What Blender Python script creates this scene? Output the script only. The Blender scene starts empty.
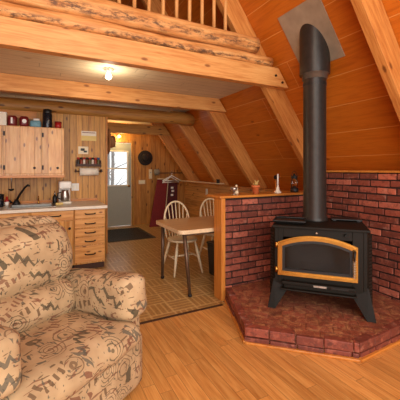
import bpy, bmesh, math, random
from mathutils import Vector, Matrix, noise
R = math.radians
rnd = random.Random(7)
scene = bpy.context.scene
COL = scene.collection

# ------------------------------------------------------------------ colour / node helpers
def srgb(r, g, b):
    def f(c):
        c /= 255.0
        return c / 12.92 if c <= 0.04045 else ((c + 0.055) / 1.055) ** 2.4
    return (f(r), f(g), f(b), 1.0)

class NT:
    def __init__(s, name):
        s.m = bpy.data.materials.new(name); s.m.use_nodes = True
        s.t = s.m.node_tree; s.b = s.t.nodes['Principled BSDF']
    def n(s, typ, ins=None, **props):
        o = s.t.nodes.new(typ)
        for k, v in props.items(): setattr(o, k, v)
        for k, v in (ins or {}).items():
            if hasattr(v, 'is_output') or isinstance(v, bpy.types.NodeSocket): s.t.links.new(v, o.inputs[k])
            else: o.inputs[k].default_value = v
        return o
    def math(s, op, a, b=0.0, c=0.0, clamp=False):
        o = s.n('ShaderNodeMath', {0: a, 1: b, 2: c}, operation=op); o.use_clamp = clamp
        return o.outputs[0]
    def dot(s, v, d):
        return s.n('ShaderNodeVectorMath', {0: v, 1: Vector(d)}, operation='DOT_PRODUCT').outputs['Value']
    def xyz(s, x, y, z=0.0):
        return s.n('ShaderNodeCombineXYZ', {0: x, 1: y, 2: z}).outputs[0]
    def noise(s, v, scale=5.0, detail=3.0, rough=0.55, dist=0.0):
        return s.n('ShaderNodeTexNoise', {'Vector': v, 'Scale': scale, 'Detail': detail, 'Roughness': rough, 'Distortion': dist}).outputs['Fac']
    def ramp(s, f, stops):
        o = s.n('ShaderNodeValToRGB', {0: f}); cr = o.color_ramp
        while len(cr.elements) < len(stops): cr.elements.new(0.5)
        for e, (p, c) in zip(cr.elements, stops): e.position = p; e.color = c
        return o.outputs['Color']
    def mix(s, f, a, b, blend='MIX'):
        o = s.n('ShaderNodeMix', data_type='RGBA', blend_type=blend)
        for k, v in ((0, f), (6, a), (7, b)):
            if isinstance(v, bpy.types.NodeSocket): s.t.links.new(v, o.inputs[k])
            else: o.inputs[k].default_value = v
        return o.outputs[2]
    def step(s, f, lo, hi):   # smooth 0..1
        return s.n('ShaderNodeMapRange', {0: f, 1: lo, 2: hi, 3: 0.0, 4: 1.0}, interpolation_type='SMOOTHSTEP').outputs[0]
    def out(s, color=None, rough=None, bump=None, bstr=0.3, bdist=0.01, **kw):
        def put(k, v):
            if isinstance(v, bpy.types.NodeSocket): s.t.links.new(v, s.b.inputs[k])
            else: s.b.inputs[k].default_value = v
        if color is not None: put('Base Color', color)
        if rough is not None: put('Roughness', rough)
        if bump is not None:
            o = s.n('ShaderNodeBump', {'Strength': bstr, 'Distance': bdist, 'Height': bump})
            s.t.links.new(o.outputs[0], s.b.inputs['Normal'])
        for k, v in kw.items(): put(k.replace('_', ' '), v)
        return s.m
    def obj(s): return s.n('ShaderNodeTexCoord').outputs['Object']

def plain(name, col, rough=0.5, metal=0.0, var=0.06, scale=30, bump=0.0, **kw):
    t = NT(name); p = t.obj(); f = t.noise(p, scale, 3)
    d = tuple(max(0, c * (1 - var * 2.5)) for c in col[:3]) + (1,)
    h = tuple(min(1, c * (1 + var)) for c in col[:3]) + (1,)
    c = t.ramp(f, [(0.3, d), (0.7, h)])
    return t.out(c, rough, f if bump else None, bump, 0.004, Metallic=metal, **kw)

def glow(name, col, strength):
    t = NT(name)
    return t.out(col, 0.4, None, Emission_Color=col, Emission_Strength=strength)

def wood(name, base, dark, knot=None, L=(1, 0, 0), W=(0, 0, 1), width=0.0, seg=0.0, rough=0.4, vary=0.12,
         knots=0.4, grain=1.0, seam=0.006, kscale=1.0, spec=0.4, pale=None, seamcol=None):
    t = NT(name); p = t.obj()
    L = Vector(L).normalized(); W = Vector(W).normalized(); T = L.cross(W)
    u, v, w = t.dot(p, L), t.dot(p, W), t.dot(p, T)
    rnd_id = None
    if width:
        q = t.math('DIVIDE', v, width); vi = t.math('FLOOR', q); fr = t.math('FRACT', q)
        r1 = t.n('ShaderNodeTexWhiteNoise', {'W': vi}, noise_dimensions='1D').outputs['Value']
        u = t.math('ADD', u, t.math('MULTIPLY', r1, 13.7))
        rnd_id = r1
        edge = t.math('MULTIPLY', t.math('SUBTRACT', 0.5, t.math('ABSOLUTE', t.math('SUBTRACT', fr, 0.5))), width)
        if seg:
            uq = t.math('DIVIDE', u, seg); ui = t.math('FLOOR', uq); uf = t.math('FRACT', uq)
            rnd_id = t.n('ShaderNodeTexWhiteNoise', {'Vector': t.xyz(vi, ui)}, noise_dimensions='2D').outputs['Value']
            e2 = t.math('MULTIPLY', t.math('SUBTRACT', 0.5, t.math('ABSOLUTE', t.math('SUBTRACT', uf, 0.5))), seg)
            edge = t.math('MINIMUM', edge, e2)
        vv = t.math('ADD', v, t.math('MULTIPLY', rnd_id, 3.1))
    else:
        vv = v
    g1 = t.noise(t.xyz(t.math('MULTIPLY', u, 1.2 * grain), t.math('MULTIPLY', vv, 14 * grain), t.math('MULTIPLY', w, 14 * grain)), 2.2, 5, 0.6, 0.6)
    g2 = t.noise(t.xyz(t.math('MULTIPLY', u, 4 * grain), t.math('MULTIPLY', vv, 90 * grain), t.math('MULTIPLY', w, 90 * grain)), 1.5, 2)
    g = t.math('ADD', t.math('MULTIPLY', g1, 0.72), t.math('MULTIPLY', g2, 0.28))
    c = t.ramp(g, [(0.33, dark), (0.55, base), (0.75, pale or base)])
    if rnd_id is not None:
        br = t.math('ADD', t.math('MULTIPLY', rnd_id, vary * 2), 1 - vary)
        c = t.mix(1.0, c, t.n('ShaderNodeCombineColor', {0: br, 1: br, 2: br}).outputs[0], 'MULTIPLY')
    if knots:
        kv = t.math('ADD', vv, w)
        kp = t.xyz(t.math('MULTIPLY', u, 2.6 * kscale), t.math('MULTIPLY', kv, 6.0 * kscale))
        vo = t.n('ShaderNodeTexVoronoi', {'Vector': kp, 'Scale': 1.0, 'Randomness': 1.0}, voronoi_dimensions='2D')
        dd = vo.outputs['Distance']
        rr = t.n('ShaderNodeSeparateColor', {0: vo.outputs['Color']}).outputs[0]
        on = t.math('GREATER_THAN', rr, 1 - knots)
        m = t.math('MULTIPLY', t.math('SUBTRACT', 1.0, t.step(dd, 0.05, 0.15)), on)
        c = t.mix(t.math('MULTIPLY', m, 0.85), c, knot or dark)
    bump = g
    if width and seam:
        sm = t.math('SUBTRACT', 1.0, t.step(edge, seam * 0.35, seam))
        c = t.mix(t.math('MULTIPLY', sm, 0.7), c, seamcol or tuple(k * 0.35 for k in dark[:3]) + (1,))
        bump = t.math('SUBTRACT', t.math('MULTIPLY', g, 0.25), t.math('MULTIPLY', sm, 1.0))
    return t.out(c, rough, bump, 0.25, 0.006, **{'Specular IOR Level': spec}) if False else _wo(t, c, rough, bump, spec)

def _wo(t, c, rough, bump, spec):
    m = t.out(c, rough, bump, 0.25, 0.006)
    t.b.inputs['Specular IOR Level'].default_value = spec
    return m

# ------------------------------------------------------------------ mesh helpers
class MB:
    def __init__(s, M=None): s.bm = bmesh.new(); s.M = M; s.mi = 0
    def v(s, p):
        p = Vector(p)
        return s.bm.verts.new(s.M @ p if s.M else p)
    def f(s, vs, smooth=False):
        try:
            fc = s.bm.faces.new(vs); fc.smooth = smooth; fc.material_index = s.mi; return fc
        except ValueError: return None
    def box(s, x0, x1, y0, y1, z0, z1):
        V = [s.v((x, y, z)) for z in (z0, z1) for y in (y0, y1) for x in (x0, x1)]
        for q in ((0, 2, 3, 1), (4, 5, 7, 6), (0, 1, 5, 4), (2, 6, 7, 3), (0, 4, 6, 2), (1, 3, 7, 5)): s.f([V[i] for i in q])
        return s
    def hexa(s, bot, top):
        b = [s.v(p) for p in bot]; t = [s.v(p) for p in top]; n = len(b)
        s.f(b[::-1]); s.f(t)
        for i in range(n): s.f([b[i], b[(i + 1) % n], t[(i + 1) % n], t[i]])
        return s
    def prism(s, poly, ext):
        e = Vector(ext)
        return s.hexa(poly, [Vector(p) + e for p in poly])
    def tube(s, pts, r, seg=10, cap=True):
        pts = [Vector(p) for p in pts]; n = len(pts)
        rs = r if isinstance(r, (list, tuple)) else [r] * n
        rings = []; up = None
        for i, p in enumerate(pts):
            d = (pts[min(i + 1, n - 1)] - pts[max(i - 1, 0)]).normalized()
            if up is None:
                up = Vector((0, 0, 1)) if abs(d.z) < 0.9 else Vector((1, 0, 0))
            a = (up - d * up.dot(d)).normalized(); b = d.cross(a); up = a
            rings.append([s.v(p + (a * math.cos(k * 2 * math.pi / seg) + b * math.sin(k * 2 * math.pi / seg)) * rs[i]) for k in range(seg)])
        for i in range(n - 1):
            for k in range(seg): s.f([rings[i][k], rings[i][(k + 1) % seg], rings[i + 1][(k + 1) % seg], rings[i + 1][k]], True)
        if cap: s.f(rings[0][::-1]); s.f(rings[-1])
        return s
    def lathe(s, prof, c=(0, 0, 0), seg=24, cap=True, ax=None):
        c = Vector(c); A = ax or Matrix.Identity(3); rings = []
        for r, z in prof:
            rings.append([s.v(c + A @ Vector((r * math.cos(k * 2 * math.pi / seg), r * math.sin(k * 2 * math.pi / seg), z))) for k in range(seg)])
        for i in range(len(prof) - 1):
            for k in range(seg): s.f([rings[i][k], rings[i][(k + 1) % seg], rings[i + 1][(k + 1) % seg], rings[i + 1][k]], True)
        if cap: s.f(rings[0][::-1]); s.f(rings[-1])
        return s
    def rbox(s, c, size, r, n=8, puff=(0, 0, 0), wob=0.0, M=None, fn=None):
        c = Vector(c); h = Vector(size) / 2
        idx = {}
        def vert(i, j, k):
            key = (i, j, k)
            if key in idx: return idx[key]
            p = Vector(((2 * i / n - 1) * h.x, (2 * j / n - 1) * h.y, (2 * k / n - 1) * h.z))
            q = Vector([max(-(h[a] - r), min(h[a] - r, p[a])) for a in range(3)])
            d = p - q
            if d.length > 1e-9: p = q + d.normalized() * r
            e = [p[a] / h[a] for a in range(3)]
            for a in range(3):
                if puff[a]:
                    o = [x for x in range(3) if x != a]
                    p[a] *= 1 + puff[a] * (1 - e[o[0]] ** 2) * (1 - e[o[1]] ** 2) / 1.0
            if fn: p = fn(p)
            if wob: p += Vector(noise.noise_vector(p * 7 + c * 3)) * wob
            if M: p = M @ p
            idx[key] = s.v(p + c); return idx[key]
        R_ = range(n)
        for a in R_:
            for b in R_:
                s.f([vert(a, b, 0), vert(a, b + 1, 0), vert(a + 1, b + 1, 0), vert(a + 1, b, 0)], True)
                s.f([vert(a, b, n), vert(a + 1, b, n), vert(a + 1, b + 1, n), vert(a, b + 1, n)], True)
                s.f([vert(a, 0, b), vert(a + 1, 0, b), vert(a + 1, 0, b + 1), vert(a, 0, b + 1)], True)
                s.f([vert(a, n, b), vert(a, n, b + 1), vert(a + 1, n, b + 1), vert(a + 1, n, b)], True)
                s.f([vert(0, a, b), vert(0, a, b + 1), vert(0, a + 1, b + 1), vert(0, a + 1, b)], True)
                s.f([vert(n, a, b), vert(n, a + 1, b), vert(n, a + 1, b + 1), vert(n, a, b + 1)], True)
        return s
    def build(s, name, mat, parent=None, bevel=0.0, sub=0, bseg=2):
        bmesh.ops.recalc_face_normals(s.bm, faces=s.bm.faces)
        me = bpy.data.meshes.new(name); s.bm.to_mesh(me); s.bm.free()
        for m in (mat if isinstance(mat, (list, tuple)) else [mat]): me.materials.append(m)
        o = bpy.data.objects.new(name, me); COL.objects.link(o)
        if parent: o.parent = parent
        if bevel:
            b = o.modifiers.new('bevel', 'BEVEL'); b.width = bevel; b.segments = bseg; b.limit_method = 'ANGLE'; b.angle_limit = R(40)
        if sub:
            b = o.modifiers.new('sub', 'SUBSURF'); b.levels = sub; b.render_levels = sub
        return o

def tag(o, label, cat, group=None, kind=None):
    o['label'] = label; o['category'] = cat
    if group: o['group'] = group
    if kind: o['kind'] = kind
    return o
def thing(name, label, cat, loc=(0, 0, 0), rz=0.0, group=None):
    o = bpy.data.objects.new(name, None); COL.objects.link(o); o.empty_display_size = 0.05
    o.location = loc; o.rotation_euler = (0, 0, rz)
    return tag(o, label, cat, group)
def struct(o, label=None, cat=None, group=None):
    o['kind'] = 'structure'
    if label: o['label'] = label
    if cat: o['category'] = cat
    if group: o['group'] = group
    return o
def copy_tree(o, parent=None):
    c = o.copy(); COL.objects.link(c)
    if parent: c.parent = parent
    for ch in list(o.children): copy_tree(ch, c)
    return c

# ------------------------------------------------------------------ main dimensions
M_ = 1.4                     # steepness of the A-frame
KO = 4.42                    # roof boards:   X + Z/M_ = KO
KI = 4.13                    # inner edge of the rafters
def roofx(z, k=KO): return k - z / M_
YB = 7.78                    # back wall
XW, YP = 3.10, 2.89          # brick wall / brick partition faces
HEARTH = 0.125
FY0 = -1.6                   # open (glazed) front end

# ------------------------------------------------------------------ materials
SL = Vector((1 / M_, 0, -1)).normalized()
SR = Vector((-1 / M_, 0, -1)).normalized()
m_floor = wood('oak_floor', srgb(212, 154, 84), srgb(184, 120, 56), L=(0, 1, 0), W=(1, 0, 0), width=0.085, seg=0.9, rough=0.3, vary=0.13, knots=0, seam=0.0022, pale=srgb(226, 174, 106))
m_roof = wood('stained_roof_boards', srgb(196, 108, 28), srgb(174, 90, 20), srgb(130, 62, 14), L=(0, 1, 0), W=SL, width=0.33, seg=1.9, rough=0.38, vary=0.05, knots=0.06, seam=0.006, seamcol=srgb(222, 156, 84))
m_roof_l = wood('stained_roof_boards_west', srgb(196, 108, 28), srgb(174, 90, 20), srgb(130, 62, 14), L=(0, 1, 0), W=SR, width=0.33, seg=1.9, rough=0.38, vary=0.05, knots=0.06, seam=0.006, seamcol=srgb(222, 156, 84))
m_rafter = wood('rafter_pine', srgb(204, 136, 68), srgb(172, 98, 40), srgb(104, 54, 20), L=SL, W=(0, 1, 0), rough=0.5, knots=0.3, kscale=1.2, pale=srgb(222, 160, 92))
m_rafter_l = wood('rafter_pine_west', srgb(216, 150, 84), srgb(186, 112, 50), srgb(120, 62, 24), L=SR, W=(0, 1, 0), rough=0.5, knots=0.3, kscale=1.2)
m_beam = wood('beam_pine', srgb(222, 160, 92), srgb(196, 124, 60), srgb(128, 66, 26), L=(1, 0, 0), W=(0, 0, 1), rough=0.5, knots=0.35, kscale=1.2, pale=srgb(232, 178, 112))
m_pine_v = wood('pine_boards_upright', srgb(202, 146, 64), srgb(160, 102, 34), srgb(84, 42, 10), L=(0, 0, 1), W=(1, 0, 0), width=0.092, rough=0.42, vary=0.18, knots=0.5, seam=0.007, kscale=1.3)
m_pine_back = wood('pine_boards_back', srgb(196, 134, 62), srgb(160, 96, 36), srgb(92, 44, 14), L=(0, 0, 1), W=(1, 0, 0), width=0.13, rough=0.45, vary=0.12, knots=0.35, seam=0.006)
m_pine_h = wood('pine_boards_level', srgb(212, 152, 82), srgb(176, 108, 46), srgb(112, 58, 20), L=(0, 1, 0), W=(0, 0, 1), width=0.12, rough=0.45, vary=0.12, knots=0.3, seam=0.005)
m_cab = wood('cabinet_pine', srgb(220, 164, 88), srgb(184, 116, 46), srgb(96, 46, 14), L=(0, 0, 1), W=(1, 0, 0), width=0.17, rough=0.25, vary=0.12, knots=0.6, seam=0.003, kscale=1.5, pale=srgb(230, 188, 132))
m_drw = wood('drawer_pine', srgb(226, 166, 92), srgb(194, 126, 58), srgb(108, 54, 18), L=(1, 0, 0), W=(0, 0, 1), rough=0.3, knots=0.5, kscale=1.6, pale=srgb(234, 184, 116))
m_trim = wood('honey_trim', srgb(206, 134, 58), srgb(176, 100, 36), L=(0, 0, 1), W=(1, 0, 0), rough=0.35, knots=0.1)
m_trim_x = wood('honey_trim_level', srgb(206, 134, 58), srgb(176, 100, 36), L=(1, 0, 0), W=(0, 1, 0), rough=0.3, knots=0.1)
m_white_ceil = wood('whitewashed_boards', srgb(224, 208, 180), srgb(206, 186, 154), srgb(180, 150, 110), L=(1, 0, 0), W=(0, 1, 0), width=0.14, seg=1.7, rough=0.5, vary=0.04, knots=0.1, seam=0.004)
m_dark_gap = plain('dark_stain', srgb(70, 38, 16), 0.6)
m_baluster = wood('baluster_pine', srgb(220, 160, 92), srgb(186, 118, 58), L=(0, 0, 1), W=(1, 0, 0), rough=0.5, knots=0.1)
m_bolt = plain('dark_iron', srgb(38, 30, 26), 0.5, 0.6)

def log_mat(name, zlo, zhi):
    """peeled half log, weathered bark left along its wavy lower and upper edges"""
    t = NT(name); p = t.obj(); u, z = t.dot(p, (1, 0, 0)), t.dot(p, (0, 0, 1)); y = t.dot(p, (0, 1, 0))
    g = t.noise(t.xyz(t.math('MULTIPLY', u, 1.2), t.math('MULTIPLY', y, 12), t.math('MULTIPLY', z, 12)), 2.5, 5, 0.6, 0.5)
    c = t.ramp(g, [(0.35, srgb(188, 120, 58)), (0.55, srgb(220, 158, 92)), (0.75, srgb(234, 186, 122))])
    w = t.math('MULTIPLY', t.math('SUBTRACT', t.noise(t.xyz(t.math('MULTIPLY', u, 2.2), 0.0), 1.5, 3), 0.5), 0.10)
    zz = t.math('ADD', z, w)
    band = t.math('SUBTRACT', 1.0, t.step(t.math('ABSOLUTE', t.math('SUBTRACT', zz, zlo)), 0.01, zhi))
    sp = t.step(t.noise(t.xyz(t.math('MULTIPLY', u, 5), t.math('MULTIPLY', y, 9), t.math('MULTIPLY', z, 14)), 2.0, 6, 0.75), 0.44, 0.6)
    f = t.math('MULTIPLY', band, sp)
    c = t.mix(t.math('MULTIPLY', f, 0.9), c, srgb(82, 54, 34))
    return t.out(c, 0.6, t.math('ADD', g, f), 0.3, 0.008)

def brick_mat(name, flat=False):
    t = NT(name); p = t.obj()
    a = t.n('ShaderNodeAttribute', attribute_name='brickshade').outputs['Fac']
    n1 = t.noise(p, 26, 5, 0.65); n2 = t.noise(p, 9, 3); n3 = t.noise(p, 60, 4, 0.7)
    if flat:
        k = t.n('ShaderNodeVectorRotate', {'Vector': p, 'Angle': R(45)}, rotation_type='Z_AXIS').outputs[0]
        bt = t.n('ShaderNodeTexBrick', {'Vector': k, 'Color1': (0.2, 0.2, 0.2, 1), 'Color2': (0.9, 0.9, 0.9, 1), 'Mortar': (0.5, 0.5, 0.5, 1), 'Scale': 1.0, 'Mortar Size': 0.006, 'Mortar Smooth': 0.6, 'Brick Width': 0.205, 'Row Height': 0.1})
        a = t.n('ShaderNodeSeparateColor', {0: bt.outputs['Color']}).outputs[0]
        mort = bt.outputs['Fac']
    c = t.ramp(a, [(0.0, srgb(112, 54, 40)), (0.3, srgb(136, 66, 48)), (0.6, srgb(154, 78, 58)), (0.85, srgb(178, 98, 76)), (1.0, srgb(204, 108, 76))])
    c = t.mix(t.math('MULTIPLY', t.step(n1, 0.48, 0.66), 0.7), c, srgb(84, 44, 34))
    c = t.mix(t.math('MULTIPLY', t.step(t.noise(p, 15, 4, 0.7), 0.52, 0.7), 0.45), c, srgb(192, 112, 84))
    c = t.mix(t.math('MULTIPLY', t.step(n2, 0.58, 0.8), 0.35), c, srgb(206, 160, 138))
    if flat:
        n4 = t.noise(p, 15, 6, 0.78, 0.6); n5 = t.noise(p, 5, 5, 0.7)
        c = t.mix(0.45, c, srgb(142, 82, 58))
        c = t.mix(t.math('MULTIPLY', t.step(n4, 0.47, 0.6), 0.75), c, srgb(198, 142, 96))
        c = t.mix(t.math('MULTIPLY', t.step(n5, 0.46, 0.68), 0.7), c, srgb(104, 58, 40))
        c = t.mix(t.math('MULTIPLY', t.step(n3, 0.6, 0.72), 0.5), c, srgb(210, 168, 132))
        c = t.mix(t.math('MULTIPLY', mort, 0.3), c, srgb(100, 64, 44))
        h = t.math('SUBTRACT', n4, t.math('MULTIPLY', mort, 0.6))
        return t.out(c, 0.4, h, 0.7, 0.012)
    pale = t.math('GREATER_THAN', a, 0.95)
    c = t.mix(t.math('MULTIPLY', t.math('MULTIPLY', pale, t.step(n3, 0.35, 0.6)), 0.6), c, srgb(222, 190, 168))
    c = t.mix(t.math('MULTIPLY', t.step(n3, 0.66, 0.74), 0.5), c, srgb(214, 176, 150))
    return t.out(c, 0.6, n1, 0.5, 0.008)
m_brick = brick_mat('old_red_brick')
m_paver = brick_mat('hearth_brick', True)
m_mortar = plain('gap_shade_mortar', srgb(52, 30, 22), 0.9, var=0.15, scale=60, bump=0.5)  # mortar coloured dark to stand for the shadow in the brick gaps

def lino_mat():
    t = NT('patterned_linoleum'); p = t.obj()
    k = t.n('ShaderNodeVectorMath', {0: p, 1: (1 / 0.24, 1 / 0.24, 0)}, operation='MULTIPLY').outputs[0]
    s_ = t.n('ShaderNodeSeparateXYZ', {0: k})
    fx, fy = t.math('FRACT', s_.outputs[0]), t.math('FRACT', s_.outputs[1])
    ax, ay = t.math('ABSOLUTE', t.math('SUBTRACT', fx, 0.5)), t.math('ABSOLUTE', t.math('SUBTRACT', fy, 0.5))
    edge = t.step(t.math('MAXIMUM', ax, ay), 0.43, 0.47)
    par = t.math('MODULO', t.math('ABSOLUTE', t.math('ADD', t.math('FLOOR', s_.outputs[0]), t.math('FLOOR', s_.outputs[1]))), 2.0)
    st = t.n('ShaderNodeMix', {0: par, 2: fx, 3: fy}).outputs[0]
    bars = t.step(t.math('ABSOLUTE', t.math('SUBTRACT', t.math('FRACT', t.math('MULTIPLY', st, 4.0)), 0.5)), 0.28, 0.42)
    n1 = t.noise(p, 9, 4, 0.6); n2 = t.noise(p, 45, 4, 0.7)
    dk = t.ramp(n2, [(0.35, srgb(150, 110, 54)), (0.65, srgb(188, 144, 80))])
    c = t.mix(t.math('MULTIPLY', bars, 0.5), dk, srgb(224, 190, 128))
    c = t.mix(t.math('MULTIPLY', edge, 0.4), c, srgb(226, 196, 136))
    c = t.mix(t.math('MULTIPLY', t.step(n1, 0.5, 0.75), 0.25), c, srgb(128, 90, 44))
    return t.out(c, 0.3, n2, 0.08, 0.003)
m_lino = lino_mat()

def fabric_mat():
    t = NT('southwest_print_fabric'); p = t.obj()
    weave = t.noise(p, 260, 2)
    base = t.ramp(t.noise(p, 6, 3), [(0.3, srgb(160, 132, 96)), (0.55, srgb(184, 156, 116)), (0.75, srgb(198, 172, 134))])
    S = 8.2
    wn = t.n('ShaderNodeTexNoise', {'Vector': p, 'Scale': 11.0, 'Detail': 2.0}).outputs['Color']
    wp = t.n('ShaderNodeVectorMath', {0: p, 1: t.n('ShaderNodeVectorMath', {0: wn, 3: 0.035}, operation='SCALE').outputs[0]}, operation='ADD').outputs[0]
    vo = t.n('ShaderNodeTexVoronoi', {'Vector': wp, 'Scale': S, 'Randomness': 0.8})
    rc = t.n('ShaderNodeSeparateColor', {0: vo.outputs['Color']})
    r1, r2, r3 = rc.outputs[0], rc.outputs[1], rc.outputs[2]
    d = t.n('ShaderNodeVectorMath', {0: wp, 1: vo.outputs['Position']}, operation='SUBTRACT').outputs[0]
    dx, dy, dz = t.dot(d, (0.8, 0.6, 0)), t.dot(d, (-0.5, 0.5, 0.7)), t.dot(d, (0.3, -0.5, 0.8))
    ang = t.math('DIVIDE', t.math('ARCTAN2', dx, dz), 2 * math.pi)
    dist = vo.outputs['Distance']
    sp = t.math('FRACT', t.math('ADD', t.math('MULTIPLY', dist, 6.5), ang))
    spiral = t.math('MULTIPLY', t.math('MULTIPLY', t.math('LESS_THAN', sp, 0.26), t.math('LESS_THAN', dist, 0.66)), t.math('LESS_THAN', r1, 0.26))
    along = t.math('ADD', t.math('MULTIPLY', dx, 0.8), t.math('MULTIPLY', dz, t.math('SUBTRACT', r2, 0.4)))
    bar = t.math('LESS_THAN', t.math('FRACT', t.math('ADD', t.math('MULTIPLY', along, 38.0), r3)), 0.45)
    lim = t.math('LESS_THAN', t.math('ABSOLUTE', t.math('ADD', dy, t.math('MULTIPLY', dz, 0.3))), 0.02)
    bars = t.math('MULTIPLY', t.math('MULTIPLY', bar, lim), t.math('MULTIPLY', t.math('GREATER_THAN', r1, 0.26), t.math('LESS_THAN', r1, 0.58)))
    bold = t.math('MULTIPLY', t.math('LESS_THAN', t.math('FRACT', t.math('ADD', t.math('MULTIPLY', along, 17.0), r2)), 0.5), t.math('MULTIPLY', t.math('GREATER_THAN', r1, 0.58), t.math('MULTIPLY', t.math('LESS_THAN', r1, 0.78), t.math('LESS_THAN', t.math('ABSOLUTE', dz), 0.032))))
    zz = t.math('PINGPONG', dx, 0.022)
    zg = t.math('FRACT', t.math('MULTIPLY', t.math('ADD', dz, t.math('MULTIPLY', zz, 1.3)), 13.0))
    zig = t.math('MULTIPLY', t.math('LESS_THAN', zg, 0.28), t.math('GREATER_THAN', r1, 0.84))
    def strokes(rot, sc, lo, hi):
        q = t.n('ShaderNodeMapping', {'Vector': wp, 'Rotation': rot, 'Scale': sc}).outputs[0]
        return t.step(t.noise(q, 1.0, 1, 0.4), lo, hi)
    st = strokes((0.5, 0.4, 0.7), (9, 60, 44), 0.66, 0.69)
    st2 = strokes((-0.6, 0.9, -0.4), (64, 12, 46), 0.66, 0.69)
    st3 = strokes((0.9, -0.5, 1.4), (11, 40, 70), 0.67, 0.70)
    olive, rust, slate, brown = srgb(64, 58, 40), srgb(118, 74, 52), srgb(82, 80, 68), srgb(90, 66, 42)
    c = t.mix(t.math('MULTIPLY', st, 0.8), base, rust)
    c = t.mix(t.math('MULTIPLY', st2, 0.8), c, slate)
    c = t.mix(t.math('MULTIPLY', st3, 0.8), c, brown)
    c = t.mix(t.math('MULTIPLY', spiral, 0.7), c, t.mix(t.math('GREATER_THAN', r3, 0.5), brown, olive))
    c = t.mix(t.math('MULTIPLY', bars, 0.8), c, t.mix(t.math('GREATER_THAN', r2, 0.6), brown, rust))
    c = t.mix(t.math('MULTIPLY', bold, 0.85), c, t.mix(t.math('GREATER_THAN', r3, 0.35), rust, olive))
    c = t.mix(t.math('MULTIPLY', zig, 0.8), c, t.mix(t.math('GREATER_THAN', r3, 0.45), olive, slate))
    return t.out(c, 0.9, weave, 0.25, 0.002)
m_fab = fabric_mat()

m_iron = plain('matt_black_steel', srgb(31, 27, 21), 0.55, 0.0, var=0.1, scale=70, Specular_IOR_Level=0.18)
m_castiron = plain('cast_iron', srgb(34, 32, 30), 0.38, 0.3, var=0.1, scale=90, bump=0.2)
m_black = plain('black_paint', srgb(24, 23, 22), 0.45)
m_pipe = plain('stove_pipe_steel', srgb(54, 50, 46), 0.4, 0.4, var=0.08, scale=20)
m_gold = plain('polished_brass', srgb(188, 142, 70), 0.24, 1.0, var=0.05, scale=12)
m_chrome = plain('chrome', srgb(200, 198, 192), 0.18, 0.95, var=0.04)
m_steel = plain('brushed_steel', srgb(176, 172, 164), 0.3, 0.9, var=0.05)
m_plate = plain('galvanised_sheet', srgb(166, 154, 134), 0.5, 0.25, var=0.07, scale=9)
m_white = plain('white_paint', srgb(236, 228, 208), 0.35, var=0.02)
m_plastic = plain('white_plastic', srgb(238, 234, 224), 0.35, var=0.01)
m_paper = plain('white_paper', srgb(240, 232, 214), 0.8, var=0.02)
m_cream = plain('cream_chair_paint', srgb(236, 216, 176), 0.4, var=0.05)
m_laminate = wood('table_laminate', srgb(206, 164, 112), srgb(182, 138, 88), L=(1, 0, 0), W=(0, 1, 0), rough=0.28, knots=0)
m_edge = plain('pale_table_edge', srgb(232, 206, 164), 0.35)
m_brown_leg = plain('brown_metal_leg', srgb(104, 82, 64), 0.35, 0.5)
m_counter = plain('pale_worktop', srgb(214, 204, 188), 0.3, var=0.05, scale=120)
m_door = plain('grey_green_door', srgb(166, 168, 156), 0.45, var=0.02)
m_terra = plain('terracotta', srgb(206, 110, 58), 0.75, var=0.06)
m_leaf = plain('dry_plant', srgb(196, 160, 92), 0.7, var=0.15)
m_red = plain('red_tin', srgb(176, 34, 30), 0.4)
m_maroon = plain('maroon_wrapper', srgb(116, 22, 26), 0.35, var=0.12)
m_redcloth = plain('dark_red_canvas', srgb(126, 26, 26), 0.7, var=0.08)
m_teal = plain('teal_packet', srgb(110, 160, 176), 0.5, var=0.1)
m_blue = plain('blue_lid', srgb(46, 92, 150), 0.4)
m_navy = plain('dark_flask', srgb(30, 32, 40), 0.25, 0.2)
m_mat = plain('black_rubber_mat', srgb(78, 72, 60), 0.85, var=0.15, scale=80, bump=0.4)
m_straw = plain('brown_straw', srgb(156, 106, 62), 0.8, var=0.2, scale=60, bump=0.4)
m_darkfelt = plain('dark_felt', srgb(44, 32, 26), 0.85, var=0.1)
m_spice = [plain('spice_%s' % n, c, 0.35) for n, c in (('paprika', srgb(150, 60, 34)), ('pepper', srgb(60, 46, 36)), ('herb', srgb(104, 96, 54)), ('salt', srgb(226, 214, 196)), ('cinnamon', srgb(118, 66, 36)))]
m_snow = plain('snow', srgb(244, 246, 250), 0.8, var=0.01)
m_bark = plain('winter_bark', srgb(150, 146, 142), 0.9, var=0.1)
m_firebox = plain('firebox_soot', srgb(40, 32, 26), 0.8, var=0.2)
m_yellow = plain('yellow_paper', srgb(232, 206, 130), 0.8, var=0.03)
def glass_mat():
    t = NT('clear_glass'); m = t.out(srgb(250, 250, 250), 0.02)
    t.b.inputs['Transmission Weight'].default_value = 1.0; t.b.inputs['IOR'].default_value = 1.45
    return m
m_glass = glass_mat()
def thin_glass(name, tint, refl=0.05):
    t = NT(name); nodes = t.t.nodes
    tr = t.n('ShaderNodeBsdfTransparent', {'Color': tint}); gl = t.n('ShaderNodeBsdfGlossy', {'Color': (1, 1, 1, 1), 'Roughness': 0.03})
    mx = t.n('ShaderNodeMixShader', {0: refl, 1: tr.outputs[0], 2: gl.outputs[0]})
    t.t.links.new(mx.outputs[0], nodes['Material Output'].inputs['Surface'])
    return t.m
m_pane = thin_glass('window_pane_glass', (0.95, 0.96, 0.96, 1))
m_stoveglass = thin_glass('smoked_stove_glass', (0.22, 0.18, 0.14, 1), 0.025)
m_bulb = glow('lit_bulb', (1.0, 0.86, 0.6, 1), 12.0)
m_bulb_y = glow('lit_yellow_bulb', (1.0, 0.62, 0.16, 1), 14.0)

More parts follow.
